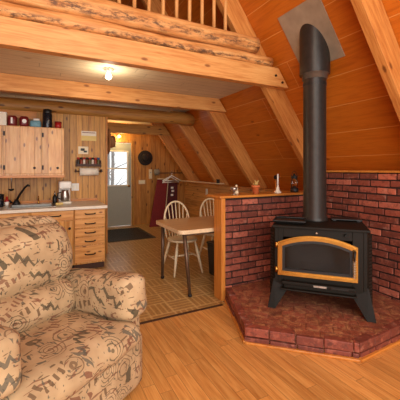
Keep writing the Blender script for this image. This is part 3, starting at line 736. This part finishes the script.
# ------------------------------------------------------------------ ceiling bulb, hall bulb
cl = thing('ceiling_bulb', 'lit bulb in a white socket on the whitewashed ceiling', 'lamp', (0.72, 3.64, 2.528))
MB().lathe([(0.055, 0.0), (0.055, -0.012), (0.03, -0.03), (0.02, -0.04)], (0, 0, 0), 20).build('socket', m_plastic, cl)
MB().lathe([(0.014, -0.04), (0.022, -0.055), (0.034, -0.08), (0.03, -0.105), (0.012, -0.118), (0.001, -0.12)], (0, 0, 0), 18).build('bulb', m_bulb, cl)
hb = thing('hall_bulb', 'lit yellow bulb on the wall above the entry door', 'lamp', (1.77, YB - 0.001, 2.19))
AXB = Matrix.Rotation(R(90), 3, 'X')
MB().lathe([(0.05, 0.0), (0.05, 0.012), (0.026, 0.03), (0.02, 0.045)], (0, 0, 0), 18, ax=AXB).build('socket', m_plastic, hb)
MB().lathe([(0.014, 0.045), (0.022, 0.06), (0.034, 0.085), (0.03, 0.11), (0.012, 0.123), (0.001, 0.125)], (0, 0, 0), 18, ax=AXB).build('bulb', m_bulb_y, hb)

# ------------------------------------------------------------------ entry area things
o = thing('door_mat', 'dark ribbed mat lying before the entry door', 'mat', (1.66, 6.75, 0.0), 0.0)
MB().box(-0.5, 0.5, -0.62, 0.62, 0, 0.012).build('pad', m_mat, o, bevel=0.004)
b = MB()
for i in range(20): b.box(-0.44, 0.44, -0.57 + i * 0.06, -0.545 + i * 0.06, 0.0125, 0.017)
b.build('ribs', m_castiron, o)
def hat(name, lab, loc, rx, rz, mat, rb, rc, h):
    o = thing(name, lab, 'hat', loc); o.rotation_euler = (rx, 0, rz)
    MB().lathe([(rc, 0.0), (rc * 1.3, -0.006), (rb, 0.012), (rb, 0.018), (rc * 1.25, 0.004), (rc, 0.012)], (0, 0, 0), 24, cap=False).build('brim', mat, o)
    MB().lathe([(rc, 0.0), (rc * 0.96, h * 0.6), (rc * 0.8, h), (rc * 0.3, h * 0.92), (0.002, h * 0.9)], (0, 0, 0), 24, cap=False).build('crown', mat, o)
    MB().lathe([(rc * 1.02, 0.008), (rc * 1.01, 0.03)], (0, 0, 0), 24, cap=False).build('band', m_black, o)
hat('felt_hat', 'dark wide brimmed hat hanging on the wall beside the door', (2.44, YB - 0.02, 1.68), R(90), 0, m_darkfelt, 0.19, 0.10, 0.10)
hat('straw_hat', 'brown straw hat hanging on the end of the kitchen wall', (1.047, KY + 0.05, 1.86), R(90), R(90), m_straw, 0.215, 0.11, 0.12)
o = thing('light_switch', 'pale switch plate on the wall right of the entry door', 'switch', (2.36, YB - 0.001, 1.07))
MB().box(-0.085, 0.085, -0.006, 0, -0.05, 0.05).build('plate', m_cream, o, bevel=0.003)
for x in (-0.045, 0.0, 0.045): MB().box(x - 0.008, x + 0.008, -0.014, -0.006, -0.014, 0.014).build('toggle', m_white, o)
o = thing('thermostat', 'narrow white thermostat box above the red board', 'thermostat', (2.58, YB - 0.001, 1.27))
MB().box(-0.04, 0.04, -0.03, 0, -0.12, 0.12).build('housing', m_cream, o, bevel=0.006); MB().lathe([(0.018, 0), (0.016, 0.012)], (0, -0.03, 0.04), 12, ax=Matrix.Rotation(R(90), 3, 'X')).build('dial', m_steel, o)
o = thing('grey_cap', 'grey cap hanging between the white thermostat and the hangers', 'cap', (2.74, YB - 0.001, 1.33))
MB().rbox((0, -0.05, 0), (0.16, 0.1, 0.14), 0.05, 8).build('crown', plain('grey_cloth', srgb(150, 140, 120), 0.9), o); MB().rbox((0.0, -0.08, -0.08), (0.14, 0.09, 0.02), 0.009, 6).build('visor', plain('grey_cloth_dark', srgb(110, 100, 84), 0.9), o)
# red folded board leaning on the back wall
rb = thing('folded_board', 'dark red folded board leaning on the wall behind the dining table', 'board', (2.68, 7.3, 0.0))
def plate(pts, th): return MB().prism([Vector(p) for p in pts], (0, th, 0))
plate([(-0.27, 0, 0.0), (0.08, 0, 0.0), (0.29, 0.25, 1.12), (0.02, 0.25, 1.14)], 0.05).build('front_panel', m_redcloth, rb, bevel=0.008)
plate([(0.12, 0.02, 0.0), (0.44, 0.02, 0.0), (0.58, 0.27, 1.10), (0.32, 0.27, 1.10)], 0.05).build('rear_panel', plain('deep_red_canvas', srgb(84, 20, 22), 0.75, var=0.1), rb, bevel=0.008)
MB().tube([(0.10, 0.0, 0.01), (0.305, 0.25, 1.125), (0.17, 0.25, 1.15), (0.015, 0.25, 1.15)], 0.010, 8).build('pale_edge', m_cream, rb)
for z, x in ((0.92, 0.40), (0.84, 0.41), (0.74, 0.38)): MB().rbox((x, z * 0.228 + 0.012, z), (0.07, 0.01, 0.05), 0.004, 3).build('white_patch', m_plastic, rb)
def hanger(loc, rz, lab):
    o = thing('clothes_hanger', lab, 'hanger', loc, rz, 'white hangers at the entry')
    MB().tube([(-0.23, 0, -0.14), (0, 0, -0.01), (0.23, 0, -0.14), (-0.23, 0, -0.14)], 0.012, 8).build('frame', m_plastic, o)
    MB().tube([(0, 0, -0.01), (0, 0, 0.03), (0.03, 0, 0.06), (0.03, 0, 0.09), (0, 0, 0.105), (-0.02, 0, 0.09)], 0.004, 8).build('hook', m_chrome, o)
hanger((2.88, 7.12, 1.22), 0.15, 'white clothes hanger nearer the red board')
hanger((2.97, 7.28, 1.25), -0.25, 'white clothes hanger behind the front one')
o = MB().tube([(2.6, 7.2, 1.302), (3.3, 7.2, 1.302)], 0.012, 8).build('hanging_rail', m_dark_gap); tag(o, 'thin rail carrying the white hangers under the far rafters', 'rail')
o = thing('wall_shelf', 'thin pale shelf board along the low wall behind the dining chairs', 'shelf', (3.37, 6.40, 1.095))
MB().box(-0.15, 0, -0.95, 1.0, 0, 0.018).build('board', m_edge, o, bevel=0.003)
for y in (-0.66, 0.67): MB().prism([Vector((-0.13, y, 0)), Vector((-0.002, y, 0)), Vector((0.045, y, -0.08))], (0, 0.018, 0)).build('bracket', m_trim, o)
o = thing('small_jar', 'small dark jar on the right end of the low wall shelf', 'jar', (3.29, 5.57, 1.1135))
MB().lathe([(0.03, 0), (0.035, 0.01), (0.035, 0.06)], (0, 0, 0), 14).build('jar', m_castiron, o); MB().lathe([(0.036, 0.06), (0.036, 0.075)], (0, 0, 0), 14).build('lid', m_black, o)
o = thing('wall_outlet', 'pale outlet on the low wall behind the dining chairs', 'outlet', (3.559, 6.55, 0.86))
MB().box(-0.008, 0, -0.045, 0.045, -0.07, 0.07).build('plate', m_plastic, o, bevel=0.003); MB().box(-0.012, -0.008, -0.02, 0.02, -0.045, 0.045).build('socket', m_cream, o)

# ------------------------------------------------------------------ dining table and chairs
tb = thing('dining_table', 'tan laminate dining table with rounded corners beside the brick partition', 'table', (1.95, 3.475, 0))
def rrect(x0, x1, y0, y1, r, n=6):
    P = []
    for cx_, cy_, a0 in ((x1 - r, y1 - r, 0), (x0 + r, y1 - r, 90), (x0 + r, y0 + r, 180), (x1 - r, y0 + r, 270)):
        for i in range(n + 1):
            a = R(a0 + 90 * i / n); P.append((cx_ + r * math.cos(a), cy_ + r * math.sin(a)))
    return P
P = rrect(-0.60, 0.60, -0.40, 0.40, 0.06)
MB().prism([Vector((x, y, 0.712)) for x, y in P], (0, 0, 0.03)).build('tabletop', m_laminate, tb, bevel=0.003)
b = MB(); P2 = rrect(-0.604, 0.604, -0.404, 0.404, 0.064)
n = len(P2)
for i in range(n):
    j = (i + 1) % n
    b.hexa([(P[i][0], P[i][1], 0.70), (P2[i][0], P2[i][1], 0.70), (P2[j][0], P2[j][1], 0.70), (P[j][0], P[j][1], 0.70)], [(P[i][0], P[i][1], 0.741), (P2[i][0], P2[i][1], 0.741), (P2[j][0], P2[j][1], 0.741), (P[j][0], P[j][1], 0.741)])
b.build('edge_band', m_edge, tb)
MB().box(-0.53, 0.53, -0.345, 0.345, 0.67, 0.711).build('apron', m_brown_leg, tb)
for sx_, sy_ in ((-1, -1), (-1, 1), (1, -1), (1, 1)):
    l = MB().tube([(sx_ * 0.52, sy_ * 0.33, 0.70), (sx_ * (0.49 + 0.03 * sy_), sy_ * 0.345, 0.02)], [0.024, 0.018], 10).build('leg', m_brown_leg, tb)
    MB().lathe([(0.022, 0), (0.024, 0.02), (0.018, 0.03)], (sx_ * (0.489 + 0.03 * sy_), sy_ * 0.345, 0.0), 10).build('foot', m_black, l)

def windsor():
    o = thing('windsor_chair', 'cream hoop back spindle chair at the far side of the dining table', 'chair', group=None)
    b = MB(); prof = [(0.001, 0.415), (0.15, 0.415), (0.20, 0.425), (0.21, 0.44), (0.20, 0.452), (0.14, 0.446), (0.001, 0.44)]
    b.lathe(prof, (0, 0, 0), 28, cap=False); b.build('seat', m_cream, o)
    tops = {}
    for sx_ in (-1, 1):
        for sy_, k in ((-1, 0.0), (1, 0.03)):
            t_, f_ = Vector((sx_ * 0.13, sy_ * 0.13, 0.42)), Vector((sx_ * 0.205, sy_ * (0.205 + k), 0.0))
            MB().tube([t_, t_.lerp(f_, 0.3), t_.lerp(f_, 0.6), f_], [0.013, 0.021, 0.018, 0.011], 10).build('leg', m_cream, o)
    for sx_ in (-1, 1): MB().tube([(sx_ * 0.168, -0.168, 0.21), (sx_ * 0.168, 0, 0.21), (sx_ * 0.168, 0.18, 0.21)], [0.008, 0.013, 0.008], 8).build('side_stretcher', m_cream, o)
    MB().tube([(-0.168, 0, 0.21), (0, 0, 0.21), (0.168, 0, 0.21)], [0.008, 0.013, 0.008], 8).build('middle_stretcher', m_cream, o)
    hp = []
    for i in range(21):
        a = math.pi * i / 20; hp.append((math.cos(a) * (0.17 + 0.06 * math.sin(a) ** 0.5), 0.15 + 0.10 * (math.sin(a)) , 0.44 + 0.49 * math.sin(a) ** 0.75))
    MB().tube(hp, 0.0135, 10).build('hoop', m_cream, o)
    for i in range(7):
        f = (i - 3) / 3; xb_, xt = f * 0.115, f * 0.175
        zt_ = 0.44 + 0.49 * (1 - (xt / 0.235) ** 2) ** 0.42
        yt = 0.15 + 0.10 * (zt_ - 0.44) / 0.49
        MB().tube([(xb_, 0.16, 0.445), ((xb_ + xt) / 2, 0.155 + (yt - 0.15) * .4, (0.44 + zt_) / 2 - .03), (xt, yt, zt_)], [0.0075, 0.0095, 0.006], 8).build('spindle', m_cream, o)
    return o
ch = windsor(); ch.location = (1.78, 3.98, 0); ch['group'] = 'dining chairs'
ch['label'] = 'cream hoop back spindle chair at the table end nearer the door'
c2 = copy_tree(ch); c2.location = (2.41, 4.12, 0); c2.rotation_euler = (0, 0, -0.08)
c2['label'] = 'cream hoop back spindle chair half hidden by the brick partition post'
o = thing('storage_bin', 'black lidded bin on the floor under the dining table', 'bin', (2.13, 3.63, 0))
MB().hexa([(-0.08, -0.08, 0), (0.08, -0.08, 0), (0.08, 0.08, 0), (-0.08, 0.08, 0)], [(-0.1, -0.1, 0.4), (0.1, -0.1, 0.4), (0.1, 0.1, 0.4), (-0.1, 0.1, 0.4)]).build('body', m_castiron, o, bevel=0.01); MB().box(-0.108, 0.108, -0.108, 0.108, 0.401, 0.43).build('lid', m_black, o, bevel=0.008)

# ------------------------------------------------------------------ things on the partition ledge
LZ = 1.1125; LYc = YP + 0.07
o = thing('glass_goblet', 'small clear glass goblet at the left end of the brick ledge', 'goblet', (1.955, LYc, LZ))
MB().lathe([(0.028, 0), (0.028, 0.004), (0.007, 0.012), (0.007, 0.035)], (0, 0, 0), 16).build('foot', m_steel, o)
MB().lathe([(0.007, 0.035), (0.034, 0.05), (0.04, 0.085), (0.037, 0.085), (0.03, 0.053), (0.004, 0.042)], (0, 0, 0), 16).build('bowl', m_steel, o)
o = thing('small_figurine', 'small pale figurine between the goblet and the terracotta pot', 'figurine', (2.04, LYc + 0.08, LZ))
MB().lathe([(0.024, 0), (0.026, 0.02), (0.016, 0.05), (0.02, 0.066), (0.012, 0.08)], (0, 0, 0), 14).build('body', m_cream, o); MB().lathe([(0.001, 0.078), (0.014, 0.086), (0.014, 0.098), (0.001, 0.108)], (0, 0, 0), 14).build('head', m_cream, o)
o = thing('potted_plant', 'dry little plant in a terracotta pot on the brick ledge', 'plant', (2.255, LYc, LZ))
MB().lathe([(0.03, 0), (0.042, 0.075), (0.05, 0.076), (0.05, 0.1), (0.042, 0.1), (0.038, 0.085)], (0, 0, 0), 20).build('pot', m_terra, o)
MB().lathe([(0.001, 0.088), (0.04, 0.088)], (0, 0, 0), 16, cap=False).build('soil', m_dark_gap, o)
b = MB(); r = random.Random(4)
for i in range(16):
    a = r.uniform(0, 6.28); q = r.uniform(0.01, 0.045); h = r.uniform(0.03, 0.075)
    b.tube([(math.cos(a) * .008, math.sin(a) * .008, 0.085), (math.cos(a) * q * .6, math.sin(a) * q * .6, 0.09 + h * .7), (math.cos(a) * q, math.sin(a) * q, 0.09 + h)], [0.003, 0.008, 0.002], 6)
b.build('leaves', m_leaf, o)
o = thing('candlestick', 'white candlestick with thin white candle on the brick ledge', 'candlestick', (2.585, LYc, LZ))
MB().lathe([(0.045, 0), (0.045, 0.012), (0.03, 0.02), (0.018, 0.05), (0.022, 0.058), (0.012, 0.07), (0.014, 0.09)], (0, 0, 0), 20).build('holder', m_white, o); MB().lathe([(0.0105, 0.09), (0.009, 0.225), (0.002, 0.23)], (0, 0, 0), 12).build('candle', m_plastic, o)
o = thing('black_thermometer', 'small black dial on a stick beside the white candle', 'dial', (2.63, LYc + 0.09, LZ))
MB().lathe([(0.035, 0), (0.03, 0.01), (0.006, 0.02), (0.005, 0.17)], (0, 0, 0), 14).build('stand', m_trim, o); MB().lathe([(0.026, 0), (0.026, 0.015)], (0, 0.008, 0.185), 16, ax=Matrix.Rotation(R(90), 3, 'X')).build('dial', m_castiron, o); MB().tube([(0.02, 0, 0.19), (0.075, 0, 0.185)], 0.004, 6).build('pointer', m_steel, o)
o = thing('oil_lantern', 'black oil lantern on the brick ledge left of the stove pipe', 'lantern', (2.87, LYc + 0.02, LZ))
MB().lathe([(0.045, 0), (0.05, 0.01), (0.05, 0.05), (0.02, 0.06), (0.022, 0.075)], (0, 0, 0), 18).build('fuel_base', m_black, o)
MB().lathe([(0.02, 0.075), (0.036, 0.10), (0.036, 0.13), (0.022, 0.165)], (0, 0, 0), 18, cap=False).build('globe', m_glass, o)
MB().lathe([(0.024, 0.165), (0.034, 0.175), (0.03, 0.2), (0.012, 0.215), (0.012, 0.23)], (0, 0, 0), 18).build('top_cap', m_black, o)
for s_ in (-1, 1): MB().tube([(s_ * 0.045, 0, 0.05), (s_ * 0.052, 0, 0.12), (s_ * 0.03, 0, 0.18)], 0.005, 6).build('side_tube', m_black, o)
MB().tube([(math.cos(math.pi * i / 10) * 0.05, 0, 0.17 + 0.09 * math.sin(math.pi * i / 10)) for i in range(11)], 0.003, 6).build('bail', m_black, o)

# ------------------------------------------------------------------ wood stove
ST = thing('wood_stove', 'black steel wood stove with arched brass door on the hearth', 'stove', (2.205, 1.99, HEARTH + 0.001), R(-47))
HW, TOPZ = 0.385, 0.735
b = MB()
# hollow firebox body: front has the door opening
b.box(-HW, -HW + 0.03, 0.03, 0.60, 0.16, TOPZ); b.box(HW - 0.03, HW, 0.03, 0.60, 0.16, TOPZ); b.box(-HW + 0.03, HW - 0.03, 0.57, 0.60, 0.16, TOPZ)
b.box(-HW + 0.03, HW - 0.03, 0.03, 0.57, 0.16, 0.19)
b.box(-HW + 0.03, -0.31, 0.03, 0.06, 0.19, TOPZ); b.box(0.27, HW - 0.03, 0.03, 0.06, 0.19, TOPZ); b.box(-0.31, 0.27, 0.03, 0.06, 0.65, TOPZ); b.box(-0.31, 0.27, 0.03, 0.06, 0.19, 0.34)
b.build('body', m_iron, ST, bevel=0.004)
b = MB(); b.box(-0.34, 0.34, 0.45, 0.47, 0.2, 0.72); b.box(-0.35, -0.34, 0.065, 0.47, 0.2, 0.72); b.box(0.34, 0.35, 0.065, 0.47, 0.2, 0.72); b.box(-0.34, 0.34, 0.065, 0.45, 0.195, 0.22)
b.build('firebrick_lining', m_firebox, ST)
MB().box(-HW - 0.02, HW + 0.02, 0.0, 0.63, TOPZ + 0.001, TOPZ + 0.022).build('top_plate', m_iron, ST, bevel=0.005)
# raised step at the back of the top
# side heat shields with slots
for s_ in (-1, 1):
    sh = MB().hexa([(s_ * (HW + 0.002), 0.055, 0.10), (s_ * (HW + 0.055), 0.13, 0.08), (s_ * (HW + 0.055), 0.56, 0.08), (s_ * (HW + 0.002), 0.58, 0.10)],
              [(s_ * (HW + 0.002), 0.055, 0.715), (s_ * (HW + 0.05), 0.13, 0.70), (s_ * (HW + 0.05), 0.56, 0.70), (s_ * (HW + 0.002), 0.58, 0.715)]).build('side_shield', m_iron, ST, bevel=0.003)
    b = MB(); d = Vector((s_ * 0.053, 0.075, 0)).normalized(); nn = Vector((s_ * 0.075, -0.053, 0)).normalized()
    for i in range(19):
        z = 0.14 + i * 0.029
        o_ = Vector((s_ * (HW + 0.002), 0.055, z)) + d * 0.022 + nn * 0.001
        b.hexa([o_, o_ + d * 0.05, o_ + d * 0.05 + nn * 0.003, o_ + nn * 0.003], [p + Vector((0, 0, 0.014)) for p in (o_, o_ + d * 0.05, o_ + d * 0.05 + nn * 0.003, o_ + nn * 0.003)])
    b.build('slots', m_black, sh)
# flared legs: sheet steel, wide foot
for s_ in (-1, 1):
    for yf, yt, nm in ((-0.02, 0.035, 'f'), (0.60, 0.55, 'r')):
        d = 0.028 if nm == 'f' else -0.028
        tp = [(s_ * 0.255, yt, 0.20), (s_ * (HW + 0.01), yt, 0.26), (s_ * (HW + 0.01), yt + d, 0.26), (s_ * 0.255, yt + d, 0.20)]
        bt = [(s_ * 0.375, yf, 0.0), (s_ * 0.445, yf, 0.0), (s_ * 0.445, yf + d, 0.0), (s_ * 0.375, yf + d, 0.0)]
        b = MB(); b.hexa(bt, tp)
        # return flange along the side
        e = 0.12 if nm == 'f' else -0.12
        b.hexa([(s_ * 0.445, yf, 0), (s_ * 0.425, yf, 0), (s_ * 0.425, yf + e, 0), (s_ * 0.445, yf + e, 0)], [(s_ * (HW + 0.012), yt, 0.26), (s_ * (HW - 0.01), yt, 0.26), (s_ * (HW - 0.01), yt + e, 0.26), (s_ * (HW + 0.012), yt + e, 0.26)])
        b.build('leg', m_iron, ST, bevel=0.003)
# ash lip / lower trim
b = MB(); b.box(-0.325, 0.30, -0.045, 0.028, 0.185, 0.2); b.box(-0.315, 0.29, -0.03, 0.028, 0.235, 0.262); b.box(-0.30, 0.28, -0.01, 0.028, 0.199, 0.236)
b.build('ash_lip', m_iron, ST, bevel=0.006)
o = MB().box(-0.045, 0.06, -0.036, -0.031, 0.24, 0.256).build('name_plate', m_steel, ST)
MB().box(0.10, 0.235, -0.036, -0.031, 0.24, 0.254).build('air_control', m_castiron, ST)
MB().lathe([(0.008, 0), (0.012, 0.012), (0.008, 0.02)], (-0.02, 0.029, 0.705), 12, ax=Matrix.Rotation(R(90), 3, 'X')).build('thermometer_knob', m_chrome, ST)
MB().lathe([(0.010, 0), (0.012, 0.02), (0.006, 0.03)], (0.215, 0.029, 0.70), 12, ax=Matrix.Rotation(R(90), 3, 'X')).build('damper_knob', m_castiron, ST)
# door
def arch(x0, x1, z0, zs, rise, n=20):
    pts = [(x0, z0), (x1, z0), (x1, zs)]
    for i in range(1, n):
        f = i / n; x = x1 + (x0 - x1) * f; pts.append((x, zs + rise * (1 - (2 * f - 1) ** 2)))
    pts.append((x0, zs)); return pts
dr = MB()
A, B = arch(-0.355, 0.31, 0.305, 0.605, 0.075), arch(-0.315, 0.27, 0.345, 0.572, 0.062)
def ring(b, A, B, y0, y1):
    n = len(A)
    for i in range(n):
        j = (i + 1) % n
        b.hexa([(A[i][0], y0, A[i][1]), (A[j][0], y0, A[j][1]), (B[j][0], y0, B[j][1]), (B[i][0], y0, B[i][1])], [(A[i][0], y1, A[i][1]), (A[j][0], y1, A[j][1]), (B[j][0], y1, B[j][1]), (B[i][0], y1, B[i][1])])
ring(dr, A, B, 0.004, 0.03)
dr = dr.build('door', m_gold, ST)
b = MB(); ring(b, arch(-0.34, 0.295, 0.32, 0.597, 0.071), arch(-0.327, 0.282, 0.333, 0.582, 0.066), -0.006, 0.005); b.build('raised_bead', m_gold, dr)
b = MB(); ring(b, arch(-0.316, 0.271, 0.344, 0.573, 0.063), arch(-0.292, 0.247, 0.368, 0.556, 0.056), 0.008, 0.028); b.build('gasket', m_black, dr)
MB().prism([Vector((x, 0.02, z)) for x, z in arch(-0.305, 0.26, 0.355, 0.566, 0.06)], (0, 0.006, 0)).build('door_glass', m_stoveglass, dr)
hd = MB().tube([(0.285, -0.002, 0.575), (0.283, -0.03, 0.57), (0.28, -0.04, 0.55), (0.277, -0.043, 0.50)], [0.012, 0.011, 0.01, 0.01], 10).build('handle', m_castiron, dr)
pts = [(0.277 + 0.013 * math.cos(i * 0.9), -0.043 + 0.013 * math.sin(i * 0.9), 0.50 - i * 0.002) for i in range(70)]
MB().tube(pts, 0.0035, 5).build('handle_spring', m_steel, hd)
for z in (0.355, 0.58):
    MB().lathe([(0.014, -0.025), (0.014, 0.025)], (-0.365, 0.0, z), 12).build('hinge', m_gold, dr)
b = MB(); r = random.Random(2)
for i in range(3):
    b.tube([(-0.2 + i * 0.03, 0.15 + i * 0.09, 0.265 + (0.07 if i == 1 else 0)), (0.2, 0.17 + i * 0.08, 0.27 + (0.07 if i == 1 else 0))], 0.045, 10)
b.build('charred_logs', m_castiron, ST)
# griddle and side tray on the stove
gz = HEARTH + 0.001 + TOPZ + 0.0225
def on_stove(x, y, z=gz):
    a = R(-47); return (2.205 + x * math.cos(a) - y * math.sin(a), 1.99 + x * math.sin(a) + y * math.cos(a), z)
o = thing('griddle', 'black cast iron griddle with low rim on the left of the stove top', 'griddle', on_stove(-0.255, 0.25), R(-47))
b = MB(); b.hexa([(-0.125, -0.15, 0), (0.11, -0.15, 0), (0.11, 0.06, 0), (-0.125, 0.06, 0)], [(-0.15, -0.17, 0.022), (0.135, -0.17, 0.022), (0.135, 0.08, 0.022), (-0.15, 0.08, 0.022)]); b.build('pan', m_castiron, o, bevel=0.008)
b = MB(); b.box(-0.155, 0.14, -0.175, -0.162, 0.022, 0.036); b.box(-0.155, 0.14, 0.07, 0.083, 0.022, 0.036); b.box(-0.155, -0.142, -0.162, 0.07, 0.022, 0.036); b.box(0.127, 0.14, -0.162, 0.07, 0.022, 0.036); b.build('rim', m_castiron, o, bevel=0.004)
o = thing('warming_plate', 'thin black plate along the rear right of the stove top', 'plate', on_stove(0.262, 0.52), R(-47))
MB().box(-0.14, 0.14, -0.08, 0.08, 0.008, 0.022).build('plate', m_castiron, o, bevel=0.004)
for x in (-0.11, 0.11): MB().box(x - 0.015, x + 0.015, -0.07, 0.07, 0.0, 0.0078).build('foot', m_black, o)

# stove pipe
PX, PY = 2.52, 2.33
sp = thing('stove_pipe', 'grey black stove pipe rising from the stove into the sloping ceiling', 'stove pipe', (PX, PY, gz))
m_collar = plain('worn_pipe_collar', srgb(112, 106, 98), 0.35, 0.6)
def zr(x): return (KO - x) * M_
MB().lathe([(0.125, 0), (0.125, 0.03), (0.112, 0.045), (0.112, 1.55)], (0, 0, 0), 40, cap=False).build('pipe', m_pipe, sp)
# sleeve: cut on the roof slope
b = MB(); seg = 40; z0 = 2.36 - gz
lo, hi = [], []
for k in range(seg):
    a = 2 * math.pi * k / seg; x, y = 0.148 * math.cos(a), 0.148 * math.sin(a)
    lo.append(b.v((x, y, z0))); hi.append(b.v((x, y, zr(PX + x) - gz + 0.03)))
for k in range(seg): b.f([lo[k], lo[(k + 1) % seg], hi[(k + 1) % seg], hi[k]], True)
b.build('sleeve', m_pipe, sp)
MB().lathe([(0.1475, z0 + 0.03), (0.1475, z0 + 0.002), (0.124, z0 - 0.002), (0.122, z0 - 0.05), (0.1125, z0 - 0.054)], (0, 0, 0), 40, cap=False).build('collar', m_collar, sp)
b = MB()
for k in range(40):
    a = 2 * math.pi * k / 40; A_ = Matrix.Rotation(a, 3, 'Z')
    q = [A_ @ Vector(p) for p in ((0.1122, -0.004, z0 - 0.12), (0.1122, 0.004, z0 - 0.12), (0.1140, 0.004, z0 - 0.12), (0.1140, -0.004, z0 - 0.12))]
    b.prism(q, (0, 0, 0.035))
b.build('vent_slots', m_black, sp)
# ceiling plate on the slope
def roofpt(x, d=0.0):
    return Vector((x, 0, (KO - x) * M_)) - Vector((1, 0, 1 / M_)).normalized() * d
b = MB(); Q = []
Xa, Xb, Ya, Yb = 2.275, 2.64, 2.06, 2.60
b.hexa([roofpt(Xa, 0.001) + Vector((0, Ya, 0)), roofpt(Xb, 0.001) + Vector((0, Ya, 0)), roofpt(Xb, 0.001) + Vector((0, Yb, 0)), roofpt(Xa, 0.001) + Vector((0, Yb, 0))],
       [roofpt(Xa, 0.012) + Vector((0, Ya, 0)), roofpt(Xb, 0.012) + Vector((0, Ya, 0)), roofpt(Xb, 0.012) + Vector((0, Yb, 0)), roofpt(Xa, 0.012) + Vector((0, Yb, 0))])
o = b.build('ceiling_plate', m_plate, bevel=0.002); tag(o, 'grey square metal plate around the stove pipe on the ceiling', 'plate')

# ------------------------------------------------------------------ armchair
AC = thing('armchair', 'beige recliner armchair with southwest print fabric in the front left', 'armchair', (-0.007, 2.083, 0), R(33.4))
W_ = 0.49
MB().rbox((0, 0.0, 0.21), (2 * W_ - 0.06, 0.72, 0.36), 0.05, 10).build('base', m_fab, AC)
MB().rbox((-0.02, -0.385, 0.205), (0.94, 0.13, 0.35), 0.05, 12, (0, 0.3, 0)).build('front_panel', m_fab, AC)
def tee(p):
    k = max(0.0, min(1.0, (-0.20 - p.y) / 0.10)); p.x *= 1 + 0.2 * k * k * (3 - 2 * k); return p
MB().rbox((-0.02, -0.11, 0.385), (0.70, 0.76, 0.17), 0.08, 20, (0, 0.05, 0.30), 0.008, fn=tee).build('seat_cushion', m_fab, AC)
for s_ in (-1, 1):
    xo = -0.05 if s_ < 0 else 0.0
    a = MB().rbox((s_ * (W_ - 0.09) + xo, -0.0, 0.30), (0.165, 0.80, 0.54), 0.05, 12, (0.05, 0, 0), 0.006).build('arm', m_fab, AC)
    Mr = Matrix.Rotation(R(-6.5), 3, 'X')
    MB().rbox((s_ * (W_ - 0.105) + xo, -0.05, 0.562), (0.21, 0.80, 0.26), 0.06, 20, (0.06, 0.02, 0.05), 0.010, Mr).build('arm_pad', m_fab, a)
Mb = Matrix.Rotation(R(-14), 3, 'X')
bk = MB().rbox((0, 0.27, 0.68), (0.78, 0.20, 0.76), 0.095, 16, (0.06, 0.15, 0.10), 0.010, Mb).build('back', m_fab, AC)
MB().rbox((0, 0.185, 0.835), (0.70, 0.20, 0.37), 0.09, 16, (0.05, 0.35, 0.10), 0.010, Mb).build('head_pillow', m_fab, bk)
MB().rbox((0, 0.09, 0.555), (0.63, 0.22, 0.24), 0.10, 16, (0.03, 0.3, 0.05), 0.010, Mb).build('lumbar_pillow', m_fab, bk)
for x, y in ((-0.4, -0.28), (0.4, -0.28), (-0.4, 0.28), (0.4, 0.28)):
    MB().lathe([(0.03, 0), (0.03, 0.06)], (x, y, 0), 10).build('foot', m_black, AC)

# ------------------------------------------------------------------ camera
cd = bpy.data.cameras.new('camera'); cam = bpy.data.objects.new('camera', cd); COL.objects.link(cam); scene.camera = cam
cd.sensor_width = 36; cd.sensor_fit = 'HORIZONTAL'; cd.lens = 316 / 400 * 36
cd.shift_y = (169 - 200) / 400
cam.location = (0, 0, 1.4); cam.rotation_euler = (R(90), 0, R(-27.3)); cd.clip_start = 0.02

# ------------------------------------------------------------------ light
wd = bpy.data.worlds.new('world'); scene.world = wd; wd.use_nodes = True
bg = wd.node_tree.nodes['Background']; bg.inputs[0].default_value = (1.0, 1.0, 1.0, 1); bg.inputs[1].default_value = 1.6
def area(name, loc, size, rot, power, col, sy=None):
    l = bpy.data.lights.new(name, 'AREA'); l.energy = power; l.color = col; l.size = size
    if sy: l.shape = 'RECTANGLE'; l.size_y = sy
    o = bpy.data.objects.new(name, l); COL.objects.link(o); o.location = loc; o.rotation_euler = rot; return o
def point(name, loc, power, col, r=0.04):
    l = bpy.data.lights.new(name, 'POINT'); l.energy = power; l.color = col; l.shadow_soft_size = r
    o = bpy.data.objects.new(name, l); COL.objects.link(o); o.location = loc; return o
for i, (xa, xb_, za, zb_) in enumerate(ops):
    w_, h_ = xb_ - xa, zb_ - za
    area('window_daylight', ((xa + xb_) / 2, FY0 + 0.02, (za + zb_) / 2), w_, (R(90), 0, 0), 17.0 * w_ * h_, (1.0, 0.98, 0.95), h_)
point('kitchen_bulb_light', (0.72, 3.64, 2.33), 9, (1.0, 0.84, 0.6))
point('hall_bulb_light', (1.77, 7.52, 2.16), 12, (1.0, 0.66, 0.26))
point('entry_fill_light', (0.45, 6.6, 1.65), 16, (1.0, 0.88, 0.7), 0.12)  # added fill to brighten the hall, hidden behind the kitchen wall, no lamp there
point('room_fill_light', (0.5, 0.6, 3.4), 58, (1.0, 0.90, 0.74), 0.25)  # added warm overhead fill out of view, not an actual lamp of the room

scene.view_settings.view_transform = 'Standard'; scene.view_settings.look = 'None'
scene.view_settings.exposure = -0.12; scene.view_settings.gamma = 1.0
scene.view_settings.use_curve_mapping = False
